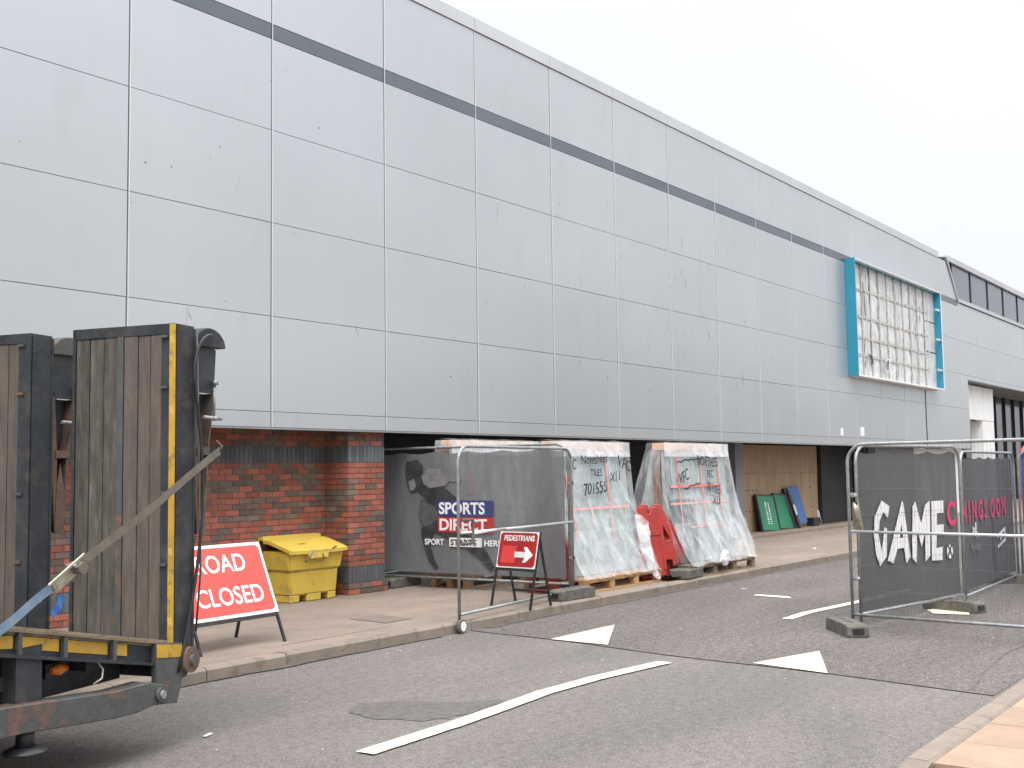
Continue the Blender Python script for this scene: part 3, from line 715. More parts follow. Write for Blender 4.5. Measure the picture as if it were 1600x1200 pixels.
cir = lambda cx, cz, r, n=20, a0=0, a1=360: [(cx+r*math.cos(rad(a0+(a1-a0)*i/n)), cz+r*1.0*math.sin(rad(a0+(a1-a0)*i/n))) for i in range(n)]
pg(cir(2.24, .70, .085), name='printed_disc')
for s in (-1, 1): pg([(2.24+s*.06, .775), (2.24+s*.035, .79), (2.24-s*.012, .72), (2.24-s*.075, .64), (2.24-s*.055, .625), (2.24+s*.008, .70)], grey2, name='printed_cross', off=.0065)
a2 = math.atan2(.12, 3.35)
sd2 = banner_surface(3.35, .1, 1.9, .010, 4.0)
gb2 = hang('banner', 'charcoal mesh banner with pink lettering and small pale logos', (15.05, 4.0, -.03), a2, 3.35, .2, 1.9, ban2, sd2)
o2 = lambda x, z: T3((x, .008, z)) @ UP
for i, ch in enumerate('NINGSOON'):
    wd = {'I': .19}.get(ch, .36)
    x = .02+[0, .36, .56, .93, 1.30, 1.66, 2.02, 2.40][i]
    text(ch, .36, pink, gb2, o2(x, 1.07), xs=.98 if ch != 'S' else .7, bold=.012)
text('PlayStation', .15, grey1, gb2, o2(.42, .68), xs=.85, bold=.003)
plate('printed_mark', [(.56, .98), (.64, .99), (.88, .88), (.80, .84), (.66, .90), (.54, .90)], [], .001, white, gb2, T3((0, .008, 0)) @ UP)
plate('printed_mark', [(.72, 1.04), (.78, 1.04), (.78, .86), (.72, .88)], [], .001, white, gb2, T3((0, .0078, 0)) @ UP)
plate('printed_mark', [(2.0, .80), (2.6, .90), (2.6, .74), (2.55, .74), (2.52, .84), (2.3, .80), (2.3, .72), (2.25, .72), (2.22, .79), (2.05, .76)], [], .001, white, gb2, T3((0, .008, 0)) @ UP)
plate('printed_mark', [(2.05, .66), (2.6, .74), (2.6, .70), (2.05, .62)], [], .001, white, gb2, T3((0, .008, 0)) @ UP)
plate('printed_arc', cir(2.4, .74, .62, 16, 150, 230)+cir(2.4, .74, .58, 16, 230, 150), [], .001, grey2, gb2, T3((0, .0085, 0)) @ UP)
sd3 = banner_surface(3.4, .1, 1.9, .012, 6.0)
gb3 = hang('banner', 'plain blue banner at the far right edge', (18.42, 4.06, 0), q3[0].rotation_euler.z, 3.4, .12, 1.92, bluefence, sd3)
cb = thing('red_barrier_top', 'red plastic barrier top showing above the blue banner', 'barrier', (19.2, 4.15, 0))
MB().prism([(0, 0), (1.6, 0), (1.6, 2.0), (1.5, 2.06), (.25, 2.06), (0, 1.98)], 'y', -.05, .05).build('panel', redpl, cb, bevel=.02)

# ================================================================== pallets with wrapped crates
def pallet(x0, x1, y0, y1, material, label, z=KZ, rz=0):
    t = thing('pallet', label, 'pallet', (x0, y0, z), rz, 'pallets along the kerb')
    w, d = x1-x0, y1-y0; n = int(w/.165); bw = .115
    for k in range(n):
        x = k*(w-bw)/(n-1); box('deck_board', material, t, x, x+bw, -.01+R.uniform(-.01, .01), d, .155, .178+R.uniform(0, .006), bevel=.002)
    for yy in (0, d/2-.05, d-.1):
        box('stringer_board', material, t, 0, w, yy, yy+.1, .130, .1535)
        box('skid_board', material, t, 0, w, yy, yy+.1, 0, .022)
        for k in range(4):
            x = k*(w-.12)/3; box('block', material, t, x, x+.12, yy+.004, yy+.096, .0235, .1285)
    return t
def crate(x0, x1, yb, yt, depth, label, wlabel, writing, bulge_r=.1, bulge_l=.05, seed=1, z0=.31, zt=2.22, dark=None, wrap_bottom=.30, flare=.3):
    """a leaning stack of sheets on a frame: front face runs from (yb,z0) up to (yt, zt-.15)"""
    t = thing('glass_crate', label, 'crate', (x0, yb, z0), 0, 'wrapped crates along the kerb')
    w = x1-x0; lean = yt-yb; hz = zt-.13-z0; L_ = math.hypot(lean, hz); th = math.atan2(lean, hz)
    FM = Matrix.Rotation(rad(90)-th, 4, 'X')                       # local XY plane -> leaning front face
    MB().box(.06, w-.06, 0, L_*.98, -.16, 0, FM).build('sheet_stack', glassb, t)
    if dark:
        MB().box(dark[0], dark[1], .0, L_*.56, .002, .03, FM).build('dark_sheet', glassd, t)
        MB().box(dark[1]+.004, w-.06, .0, L_*.585, .002, .028, FM).build('sheet_stack', glassb, t)
        MB().box(.05, .20, .0, L_*.98, .001, .02, FM).build('dark_sheet', glassd, t)
    MB().box(0, w, lean+.02, lean+.16, hz-.01, hz+.10).build('top_beam', beamw, t, bevel=.004)
    for x in (0, w-.07):
        MB().box(x, x+.06, lean+.03, lean+.15, 0, hz-.012).build('post', postb, t)
    MB().box(0, .06, -.02+.12, depth, 0, .08).build('cross_bearer', postb, t); MB().box(w-.06, w, .1, depth, 0, .08).build('cross_bearer', postb, t)
    MB().hexa([(.06, lean+.17, .0), (w-.06, lean+.17, 0), (w-.06, depth, 0), (.06, depth, 0), (.06, lean+.15, hz-.02), (w-.06, lean+.15, hz-.02), (w-.06, lean+.2, hz-.02), (.06, lean+.2, hz-.02)]).build('rear_stack', glassb, t)
    # red packing tape
    def tp(xa, xb, ya, yb_):
        MB().box(xa, xb, ya, yb_, .036, .038, FM).build('tape_strip', tape, t)
    for q in (.17, .53 if dark else .66): tp(w*q, w*q+.035, .45, L_*.97)
    tp(w*.12, w*.12+.11, L_*.62, L_*.80) if not dark else None
    tp(.05, w-.12, L_*.51, L_*.51+.035); tp(w*.4, w*.4+.03, L_*.38, L_*.5); 
    if dark: tp(w*.3, w*.84, L_*.30, L_*.30+.03); tp(w*.05, w*.85, L_*.66, L_*.66+.04); tp(w*.82, w*.82+.035, .25, L_*.95)
    # black marker writing on the wrap
    for (body, x, y, s, xs, rot, sh) in writing:
        text(body, s, ink, t, FM @ T3((x, y, .075)) @ Matrix.Rotation(rad(rot), 4, 'Z'), xs=xs, bold=.001, shear=sh, name='marker_writing', wob=s*.13)
    # the wrap
    wt = thing('plastic_wrap', wlabel, 'plastic wrap', (x0, yb, z0), 0, 'plastic wrap over the crates')
    zb = wrap_bottom-z0
    def prof(t_):
        z = zb+(hz+.10-zb)*t_
        f = max(0, min(1, z/hz)); yf = lean*f-.02-flare*max(0, .62-f)**1.4/.512; yk = depth+(lean+.2-depth)*f+.03
        k = math.sin(min(1, max(0, t_))*math.pi)**.7
        return z, yf, yk, k
    per = []
    def wf(u, v):
        z, yf, yk, k = prof(v)
        bl = bulge_l*k*(1.1-v*.3); br = bulge_r*(k*.8+.2*(1-v))*(1.1-v*.6)
        xl, xr = -.03-bl, w+.03+br
        s = u*4; side = int(s) % 4 if s < 4 else 3; f = s-side if s < 4 else 1
        if side == 0: p = Vector((xl+(xr-xl)*f, yf, z)); n = Vector((0, -1, 0))
        elif side == 1: p = Vector((xr, yf+(yk-yf)*f, z)); n = Vector((1, 0, 0))
        elif side == 2: p = Vector((xr+(xl-xr)*f, yk, z)); n = Vector((0, 1, 0))
        else: p = Vector((xl, yk+(yf-yk)*f, z)); n = Vector((-1, 0, 0))
        q = p.x*2.0 if side in (0, 2) else p.y*2.0
        sharp = noise.noise(Vector((q*2.2+p.z*.8, p.z*.9-q*.5, seed)))
        fold = (1-abs(sharp)*2)*.02
        am = (.25 if side == 0 and p.z > 1.0 else 1.0)*(1.2-.6*v) if side == 0 else 1.8
        rag = 0
        if v < .04: rag = .05*noise.noise(Vector((p.x*2.4, p.y*2.4, seed+9)))
        d = fold*am+.014*am*noise.noise(p*3.7)+.006*noise.noise(Vector((p.x*9+p.z*7, p.z*3, seed)))
        if side == 0: d = max(d, -.012)
        return p+n*d+Vector((0, 0, rag))
    MB().grid(wf, 180, 60).build('film', wrap, wt, fix=False)
    def lf(u, v):                        # a second, shorter layer round the foot
        p = wf(u*.25, v*.34); return p+Vector((0, -.012-.01*v, 0))
    MB().grid(lf, 90, 36).build('film', wrapl, wt, fix=False)
    def tf(u, v):
        x = -.03+(w+.06)*u; z0_ = hz+.10; y = lean-.02+.27*v; z = z0_+.02*math.sin(math.pi*v)+.012*noise.noise(Vector((x*3, v*2, seed)))
        return (x, y, z+.006)
    MB().grid(tf, 60, 6).build('top_film', wrapl, wt, fix=False)
    # milky double layer pulled down from the beam
    def sk(u, v):
        x = -.028+(w+.056)*u; f = 1-v*.13; z, yf, yk, k = prof(1-v*.115)
        return (x, yf-.045+.006*noise.noise(Vector((x*3, v, seed))), z+.004)
    MB().grid(sk, 60, 6).build('top_film', wrapt, wt, fix=False)
    return t, wt
pallet(12.85, 15.0, 10.2, 10.9, timber, 'pallet in the shade under the crate behind the runner banner')
crate(12.82, 14.95, 10.22, 10.5, .5, 'wrapped crate standing behind the runner banner nearest the brick pillar', 'clear plastic over the crate behind the runner banner', [], seed=3, zt=2.26, z0=.305)
pallet(13.0, 15.1, 8.34, 9.35, timber, 'pale new timber pallet beside the corner post')
crate(13.0, 15.0, 8.66, 8.86, .70, 'pale green sheets marked 701555 X11 strapped with red tape beside the fence', 'clear wrap trailing to the ground over the crate marked X11',
      [('Novethens', .62, 1.55, .17, .95, 2, .2), ('TILES', .82, 1.37, .15, .95, 0, .1), ('701555', .60, 1.10, .22, .95, 4, .25), ('X11', 1.35, 1.28, .20, .9, 4, .2), ('VFC', 1.60, 1.53, .23, .9, -18, 0), ('FEC', .22, 1.47, .2, .8, 0, .2)], seed=5, bulge_r=.03, bulge_l=.02, zt=2.2)
pallet(15.72, 17.93, 8.13, 9.2, timberd, 'weathered grey pallet farther along the kerb')
crate(15.62, 17.80, 8.42, 8.58, .80, 'pale and dark sheets marked 701555 X13 on the weathered pallet', 'crumpled clear wrap bulging round the crate marked X13',
      [('NOVETHEES', 1.02, 1.53, .21, .62, -4, 0), ('FEC', 1.30, 1.32, .18, .8, -3, 0), ('701555', 1.25, 1.10, .2, .8, -9, 0), ('X13', 1.42, .88, .2, .8, -4, 0), ('VFC', .35, 1.22, .25, .8, 12, 0), ('~~~~', .3, 1.50, .25, 1.6, 4, 0), ('~~~', .45, 1.08, .2, 1.8, 10, 0)],
      seed=8, bulge_r=.28, bulge_l=.12, dark=(.21, .86), zt=2.2)
# tail of the wrap gathered on the ground
tw = thing('plastic_bundle', 'twisted white tail of plastic lying on the kerb between the two crates', 'plastic bundle', (14.95, 8.42, KZ))
def tail(u, v):
    r = .045+.05*math.sin(math.pi*u)+.10*(1-u)**2
    c = Vector((-.10-.05*u+.17*u*u, .10-.22*u, .85*(1-u)**1.7+.07))
    a = v*6.283
    p = c+Vector((r*math.cos(a), r*.6*math.sin(a), r*.5*math.sin(a)))
    return p+noise.noise_vector(p*9)*.03
MB().grid(tail, 30, 16).build('twist', wrapt, tw)
bg_ = thing('white_rubbish', 'crumpled white plastic sheet under the wrap at the foot of the dark sheet', 'rubbish', (16.6, 8.05, .36))
def blob(s, sq=.6):
    def f(u, v):
        a = u*6.283; b_ = (v-.5)*3.14; p = Vector((math.cos(a)*math.cos(b_), math.sin(a)*math.cos(b_)*sq, math.sin(b_)*.7))*s
        return p*(1+.45*noise.noise(p*6/s*.4+Vector((s, 0, 3))))+noise.noise_vector(p*14)*.03
    return f
MB().grid(blob(.14, .4), 22, 14).build('crumple', wrapt, bg_)
dkr = thing('grey_fabric', 'dark grey fabric strap bundle lying on the kerb beside the white plastic tail', 'fabric', (15.15, 8.25, KZ))
MB().grid(lambda u, v: (-.1+.55*u, -.12+.22*v+.05*math.sin(5*u), .015+.07*abs(noise.noise(Vector((u*4, v*3, 2))))+.05*(1-u)), 20, 10).build('cloth', blackm, dkr)
slb = thing('concrete_block', 'low dark concrete block against the end of the weathered pallet', 'block', (15.62, 8.06, KZ), rad(6))
MB().box(-.25, .38, 0, .32, 0, .15).build('block', rubber, slb, bevel=.02)

# red plastic barrier sections, seen face on
def barrier(x, y, rz, label, lean=-6, h=.98, part=1.0):
    t = thing('plastic_barrier', label, 'barrier', (x, y, KZ), rad(rz), 'red plastic barrier sections'); t.scale = (.72, 1, 1)
    out = [(0, .12), (0, h-.08), (.03, h), (.20, h), (.23, h-.1), (.33, h-.1), (.36, h+.0), (.52, h+.0), (.56, h-.06), (.62, h-.14), (.82, h-.38), (.85, .40), (.83, .22), (.78, .20), (.77, .30), (.60, .30), (.58, .04), (.52, 0), (.45, .08), (.30, .44), (.14, .62), (.14, .12)]
    hole = [(.585, h-.50), (.585, h-.24), (.75, h-.45), (.75, h-.50)]
    M_ = Matrix.Rotation(rad(lean), 4, 'X') @ UP
    plate('moulded_panel', out, [hole], .075, redpl, t, M_, bevel=.014)
    rib = [(.04, .66), (.10, .66), (.50, .66), (.50, .72), (.04, .72)]
    plate('rib', rib[:1]+rib[2:4]+rib[4:], [], .10, redpl, t, M_, bevel=.01)
    plate('rib', [(.56, .14), (.60, .14), (.60, .62), (.56, .62)], [], .10, redpl, t, M_, bevel=.01)
    MB().prism([(0, 0), (.62, 0), (.62, .05), (0, .05)], 'y', -.1, .1).build('base', redpl, t, bevel=.01)
    return t
barrier(14.98, 8.64, -34, 'front red plastic barrier section with notched top between the two crates', h=1.07)
barrier(15.13, 8.68, -34, 'middle red plastic barrier section half hidden between the two crates', h=1.10)
barrier(15.33, 8.70, -34, 'shorter rear red plastic barrier section leaning by the dark sheet', h=.84)
barrier(12.85, 9.12, -85, 'red plastic barrier section poking out behind the corner post', h=1.0, lean=-2)

# ================================================================== grit bin
bn = thing('grit_bin', 'yellow plastic grit bin with a sloping lid against the brick wall', 'grit bin', (10.18, 10.99, KZ))
BW, BD = .97, .50
def tub(x0, x1, y0, y1, z0, x2, x3, y2, y3, z1): return [(x0, y0, z0), (x1, y0, z0), (x1, y1, z0), (x0, y1, z0), (x2, y2, z1), (x3, y2, z1), (x3, y3, z1), (x2, y3, z1)]
b = MB(); b.hexa(tub(.07, .90, .05, .45, .085, .05, .92, .03, .47, .415)); body = b.build('lower_body', yellowp, bn, bevel=.022, seg=2)
for (xa, xb) in ((.08, .24), (.37, .62), (.75, .89)):
    MB().hexa(tub(xa, xb, .055, .45, 0, xa-.002, xb+.002, .052, .452, .10)).build('foot_block', yellowp, bn, bevel=.012)
MB().hexa(tub(.03, .94, .01, .49, .40, -.01, .98, -.02, .52, .655)).build('upper_body', yellowp, bn, bevel=.022, seg=2)
def lid(u, v):
    x = -.035+1.04*u; y = -.055+.60*v
    z = .672+.115*min(1, v/.62)**.9
    if v > .62: z = .787+.012*math.sin((v-.62)/.38*3.14)
    if v > .86: z += .045
    bow = .03*math.sin(math.pi*u)*(1-v); z -= bow*.3
    return (x, y-bow*.8, z)
lidm = MB(); lidm.grid(lid, 24, 22); nb = len(lidm.v)
lidm.grid(lambda u, v: (lambda p: (p[0], p[1], p[2]-.045))(lid(u, v)), 24, 22)
for i in range(24):
    for (j) in (0, 22):
        a_ = i*23+j; lidm.f.append([a_, a_+23, nb+a_+23, nb+a_] if j else [nb+a_, nb+a_+23, a_+23, a_]); lidm.sm.append(False)
for j in range(22):
    for i in (0, 24):
        a_ = i*23+j; lidm.f.append([a_, a_+1, nb+a_+1, nb+a_]); lidm.sm.append(False)
lo = lidm.build('lid', yellowp, bn)
MB().box(.0, .97, .47, .52, .815, .845).build('hinge_ridge', yellowp, lo, bevel=.01)
MB().box(.02, .95, .305, .325, .772, .80).build('lid_rib', yellowp, lo, bevel=.006)
MB().hexa(tub(.30, .62, -.09, .0, .55, .25, .66, -.075, .0, .655)).build('hand_grip', yellowp, bn, bevel=.015)
MB().tube([(.33, -.085, .68), (.31, -.09, .64), (.30, -.085, .60), (.26, -.075, .565)], .009, 6).build('hasp', steel, bn)
MB().tube([(.25, -.075, .575), (.24, -.08, .54), (.22, -.075, .52)], .016, 6).build('padlock', rusty, bn)
MB().tube([(.50, -.10, .62), (.53, -.10, .54)], .006, 5).build('hasp', tarline, bn)
MB().tube([(.70, -.075, .665), (.74, -.075, .69), (.78, -.07, .685)], .009, 6).build('hasp', rusty, bn)
box('lid_mark', tarline, lo, .30, .42, .14, .155, .7405, .7425)

# ================================================================== A-frame road signs
def aframe(F0, F1, back, zbot, ztop, zp0, label, cat_label, face, border, texts, over=.0, ext=.0, prims=None, lf=.5):
    """F0, F1: front feet (x, y); back: offset of the rear feet; plate from zp0 up to ztop"""
    t = thing('road_sign', label, 'road sign', (F0[0], F0[1], zbot), math.atan2(F1[1]-F0[1], F1[0]-F0[0]), None)
    w = math.hypot(F1[0]-F0[0], F1[1]-F0[1]); H = ztop-zbot; d = back; ly = d*lf
    th = math.atan2(ly, H); Ls = math.hypot(ly, H)
    FMx = Matrix.Rotation(rad(90)-th, 4, 'X'); BMx = T3((0, d, 0)) @ Matrix.Rotation(rad(90)+math.atan2(d-ly, H), 4, 'X')
    for x in (0, w): 
        MB().box(x-.012, x+.012, -.02, Ls, -.012, .012, FMx).build('front_leg', blackm, t); MB().box(x-.012+ (.03 if x == 0 else -.03), x+.012+(.03 if x == 0 else -.03), 0, math.hypot(d-ly, H)-.035, -.012, .012, BMx).build('rear_leg', blackm, t)
    MB().box(.03, w-.03, .17*Ls, .17*Ls+.025, -.01, .01, BMx).build('rear_rail', blackm, t)
    MB().box(.012, w-.012, Ls-.03, Ls, -.012, .010, FMx).build('top_rail', blackm, t); MB().box(.012, w-.012, zp0/H*Ls-.035, zp0/H*Ls-.004, -.012, .010, FMx).build('lower_rail', blackm, t)
    y0, y1 = zp0/H*Ls, Ls-.004
    pl_ = MB().box(-over, w+over, y0, y1, .0125, .0165, FMx).build('sign_plate', white, t)
    c = .03; x0, x1, a, b_ = -over+border, w+over-border, y0+border, y1-border
    rr = [(x0+c, a), (x1-c, a), (x1, a+c), (x1, b_-c), (x1-c, b_), (x0+c, b_), (x0, b_-c), (x0, a+c)]
    plate('sign_face', rr, [], .001, face, pl_, FMx @ T3((0, 0, .018)))
    for (body, x, y, s, xs, bold) in texts:
        text(body, s, white, pl_, FMx @ T3((x, y0+y, .0195)), xs=xs, bold=bold, align='CENTER')
    for (pts, m_, off) in (prims or []):
        plate('printed_arrow' if m_ is white else 'printed_patch', [(x, y0+y) for x, y in pts], [], .001, m_, pl_, FMx @ T3((0, 0, off)))
    return t
s1 = aframe((6.86, 8.56), (7.92, 8.605), .66, KZ, 1.085, .28, 'red ROAD CLOSED sign on a black folding frame in front of the yellow bin', '', signred, .032,
       [('ROAD', .50, .46, .25, .92, .003), ('CLOSED', .525, .13, .25, .92, .003)], over=.02, lf=.62)
s2 = aframe((11.36, 8.66), (11.30, 8.03), .42, KZ, 1.02, .46, 'small red PEDESTRIANS arrow sign on a black folding frame behind the open gate', '', signred2, .014,
       [('PEDESTRIANS', .325, .335, .095, .86, .002)], over=.0,
       prims=[([(.07, .06), (.30, .06), (.30, .27), (.07, .27)], signred3, .0195), ([(.28, .13), (.45, .13), (.42, .07), (.47, .07), (.58, .165), (.47, .26), (.42, .26), (.45, .20), (.28, .20)], white, .0215)])

# ================================================================== plant trailer
TR = thing('plant_trailer', 'dark steel plant trailer with two upright planked loading ramps at its tail', 'trailer', (4.80, 6.27, 0), rad(15.9))
dz = lambda X: .685-.195*X if X > -1.6 else .997          # deck top height
TW = 2.06
for k in range(9):
    y = .03+k*(TW-.06)/9; w_ = (TW-.06)/9-.008
    MB().hexa([(-1.6, y, dz(-1.6)-.04), (-.02, y, dz(0)-.04), (-.02, y+w_, dz(0)-.04), (-1.6, y+w_, dz(-1.6)-.04), (-1.6, y, dz(-1.6)+.006), (-.02, y, dz(0)+.006), (-.02, y+w_, dz(0)+.006), (-1.6, y+w_, dz(-1.6)+.006)]).build('deck_plank', deckw, TR)
    MB().box(-4.6, -1.606, y, y+w_, .957, 1.003).build('deck_plank', deckw, TR)
def rail(y0, y1, z_hi, z_lo, name='side_rail', material=tsteel, xa=-4.6, xb=.0):
    MB().hexa([(-1.6, y0, dz(-1.6)+z_lo), (xb, y0, dz(0)+z_lo-.195*0), (xb, y1, dz(0)+z_lo), (-1.6, y1, dz(-1.6)+z_lo), (-1.6, y0, dz(-1.6)+z_hi), (xb, y0, dz(0)+z_hi), (xb, y1, dz(0)+z_hi), (-1.6, y1, dz(-1.6)+z_hi)]).build(name, material, TR)
    MB().box(xa, -1.601, y0, y1, .997+z_lo, .997+z_hi).build(name, material, TR)
for s, yy in ((1, 0), (-1, TW)):
    ya = yy; 
    rail(min(ya, ya+s*.05), max(ya, ya+s*.05), -.012, -.026, 'top_flange', timberd if s == 1 else tsteel)
    rail(min(ya+s*.035, ya+s*.045), max(ya+s*.035, ya+s*.045), -.026, -.145)
    rail(min(ya, ya+s*.06), max(ya, ya+s*.06), -.145, -.165, 'bottom_flange')
for X in (-3.9, -3.2, -2.5, -1.8, -1.33, -.98, -.56):
    MB().box(X-.014, X+.014, .004, .034, dz(X)-.145, dz(X)-.027).build('stiffener', tgrey, TR)
for (xa, xb) in ((-1.75, -1.36), (-1.29, -1.01), (-.95, -.60), (-.53, -.42)):
    def tp4(X, z): return dz(X)+z
    MB().hexa([(xa, .029, tp4(xa, -.115)), (xb, .029, tp4(xb, -.115)), (xb, .033, tp4(xb, -.115)), (xa, .033, tp4(xa, -.115)), (xa, .029, tp4(xa, -.045)), (xb, .029, tp4(xb, -.045)), (xb, .033, tp4(xb, -.045)), (xa, .033, tp4(xa, -.045))]).build('reflective_tape', tapey, TR)
# tail plate, hinge, support beam
MB().prism([(-.19, .70), (-.175, .31), (.03, .285), (.075, .40), (.08, .665)], 'y', -.012, .032).build('tail_plate', tgrey, TR, bevel=.003)
MB().prism([(-.19, .70), (-.175, .31), (.03, .285), (.075, .40), (.08, .665)], 'y', TW-.03, TW+.01).build('tail_plate', tgrey, TR)
MB().prism([(-.185, .605), (.07, .575), (.072, .655), (-.187, .690)], 'y', -.0165, -.0125).build('reflective_tape', tapey, TR)
for (ya, yb2) in ((-.04, .16), (.72, .86), (1.2, 1.36), (1.92, 2.1)): MB().tube([(.15, ya, .545), (.15, yb2, .545)], .085, 20).build('hinge_barrel', rusty, TR)
MB().tube([(.15, -.062, .545), (.15, 2.12, .545)], .035, 12).build('hinge_pin', tgrey, TR)
MB().prism([(.05, .42), (.14, .44), (.21, .52), (.21, .60), (.05, .64)], 'y', -.002, .02).build('hinge_plate', tgrey, TR)
MB().prism([(-4.5, .46), (-1.36, .385), (-.6, .315), (-.42, .31), (-.10, .335), (-.14, .43), (-.30, .475), (-.6, .475), (-1.5, .55), (-4.5, .60)], 'y', -.05, .09).build('support_beam', tgrey, TR, bevel=.006)
MB().tube([(-.205, -.075, .385), (-.205, -.048, .385)], .045, 14).build('beam_pin', tgrey, TR)
MB().tube([(-.205, -.088, .385), (-.205, -.074, .385)], .026, 12).build('pin_head', steel, TR)
MB().box(-1.345, -1.15, .02, .12, .49, .83).build('outrigger_post', tsteel, TR)
MB().tube([(-1.27, .02, .40), (-1.27, .02, .285)], .05, 12).build('jack_leg', blackm, TR)
MB().tube([(-1.27, .02, .295), (-1.27, .02, .275), (-1.27, .02, .262)], [.07, .115, .12], 16).build('jack_pad', blackm, TR)
for y in (.45, 1.5): MB().box(-4.5, .04, y, y+.1, .48, .64).build('chassis_beam', tsteel, TR)
MB().box(-.05, .05, .1, TW-.05, .46, .62).build('rear_crossmember', tsteel, TR)
for X in (-3.4, -2.4, -1.4, -.7): MB().box(X, X+.08, .1, TW-.1, .60, .68).build('crossmember', tsteel, TR)
MB().box(-1.6, -.25, .22, .32, .48, .66).build('mudflap_and_shade', blackm, TR)  # black mudflap box, enlarged to stand in for the shadow beneath the deck
lt = MB().tube([(-.92, .165, .635), (-.86, .165, .635), (-.79, .165, .635)], [.018, .036, .018], 12).build('marker_lamp', orange, TR)
MB().box(-.95, -.76, .175, .195, .595, .675).build('lamp_bracket', blackm, TR)
MB().tube([(-.62, .1, .66), (-.60, .06, .60), (-.62, .05, .55), (-.66, .08, .52)], .006, 5).build('cable', white, TR)
for X in (-2.9, -2.05):
    for y in (.18, 1.66):
        wl = MB().tube([(X, y, .36), (X, y+.22, .36)], .36, 24).build('wheel', blackm, TR)
        MB().tube([(X, y-.006, .36), (X, y+.0, .36)], .2, 18).build('rim', steel, wl)
# loading ramps
def ramp_part(y0, w, first):
    rp_ = bpy.data.objects.new('loading_ramp', None); COL.objects.link(rp_); rp_.parent = TR; rp_.location = (0, y0, .62)
    Hh = 2.155
    def B(name, m_, *a, bev=0): return box(name, m_, rp_, *a, bevel=bev)
    B('top_frame', tsteel, .0, .16, .012, w-.012, Hh-.07, Hh)
    B('edge_frame', tsteel, .0, .10, w-.025, w, 0, Hh-.001); B('edge_frame', tsteel, .0, .05, .05, .11, 0, Hh-.0715)
    B('side_plate', tsteel, .012, .20, .0, .012, -.05, Hh-.003); B('side_plate', tsteel, .101, .20, w-.012, w, 0, Hh-.003)
    B('side_flange', tsteel, .196, .215, -.004, .06, -.06, Hh-.02)
    B('centre_strip', tgrey, -.002, .03, w*.497, w*.555, 0, Hh-.0715)
    ps = [(.112, .205), (.207, .305), (.307, w*.493), (w*.557, w*.69), (w*.694, w*.83), (w*.834, w-.027)]
    for i, (a, b_) in enumerate(ps):
        z = 0; cuts = [0, Hh-.0715]
        for za, zb in zip(cuts, cuts[1:]):
            B('plank', wood_new if i < 3 else wood_old, R.uniform(.0, .007), .035, a+.002, b_-.002, za+.001, zb-.002, bev=.003)
    if first:
        B('corner_strip', tapey, -.006, .001, .0, .045, .0, Hh-.004)
        for z in (.17, .62, 1.0, 1.55, 2.02):
            for q in range(3): MB().prism([(.008+q*.011, z), (.015+q*.011, z+.05), (.020+q*.011, z+.05), (.013+q*.011, z)], 'x', -.0075, -.0062).build('tape_print', tapel, rp_)
    else: B('corner_strip', tsteel, -.006, .001, .0, .045, .0, Hh-.004)
    for z in (.55, 1.02, 1.72, 2.06): B('lug', tgrey, -.02, .0, .055, .112, z, z+.018)
    for z in (.3, 1.1, 1.9): B('cross_bar', tsteel, .05, .16, .012, w-.012, z, z+.08)
    # folding foot behind the ramp
    Zs = -.62
    ft = [(.213, 2.66+Zs), (.25, 2.40+Zs), (.275, 1.95+Zs), (.285, 1.38+Zs), (.372, 1.355+Zs), (.392, 1.60+Zs), (.413, 1.88+Zs), (.475, 2.33+Zs), (.497, 2.64+Zs)]
    for (ya, yb2) in ((.03, .042), (.20, .212)):
        pts = [ft[0], ft[1], (.285, 2.33+Zs), (.445, 2.33+Zs)] + [ft[7], ft[8]]
        MB().prism(ft[::-1][0:2]+[(.30, 2.33+Zs), (.27, 2.33+Zs)]+[ft[1], ft[0]], 'y', ya, yb2).build('foot_plate', tsteel, rp_)
        MB().prism([(.213, 2.40+Zs), (.27, 2.33+Zs), (.30, 1.9+Zs), (.30, 1.38+Zs), (.285, 1.38+Zs), (.24, 1.9+Zs)], 'y', ya, yb2).build('foot_plate', rusty, rp_)
    MB().prism([(.29, 2.33+Zs), (.475, 2.33+Zs), (.413, 1.88+Zs), (.374, 1.355+Zs), (.30, 1.38+Zs)], 'y', .10, .11).build('foot_web', tsteel, rp_)
    MB().prism([(.455, 2.33+Zs), (.475, 2.33+Zs), (.413, 1.88+Zs), (.374, 1.355+Zs), (.36, 1.355+Zs), (.395, 1.88+Zs)], 'y', .028, .10).build('foot_edge', rusty, rp_)
    MB().prism([(.28, 1.36+Zs), (.374, 1.345+Zs), (.392, 1.6+Zs), (.33, 1.86+Zs), (.30, 1.7+Zs)], 'y', .026, .03).build('foot_edge', rusty, rp_)
    MB().box(.28, .425, .024, .21, 1.90+Zs, 1.955+Zs).build('foot_bracket', rusty if not first else tgrey, rp_)
    cap = [(.20, 2.645+Zs), (.575, 2.655+Zs)]+[(.39+.185*math.cos(rad(a)), 2.655+Zs+.13*math.sin(rad(a))) for a in range(15, 180, 15)]
    MB().prism(cap, 'y', .0, .24).build('foot_cap', tsteel if first else tgrey, rp_, bevel=.006)
    MB().tube([(.31, .0, 2.16+Zs), (.52, .0, 2.155+Zs)], .013, 8).build('spring_bolt', steel, rp_)
    MB().tube([(.45, .01, 2.15+Zs), (.455, .01, 2.42+Zs)], .010, 8).build('spring_bolt', steel, rp_)
    for z in (2.40, 2.15): MB().tube([(.45, .0, z+Zs-.01), (.45, .0, z+Zs+.02)], .022, 8).build('nut', steel, rp_)
    return rp_
r1 = ramp_part(0, .85, True); r2 = ramp_part(1.21, .85, False)
hs = []
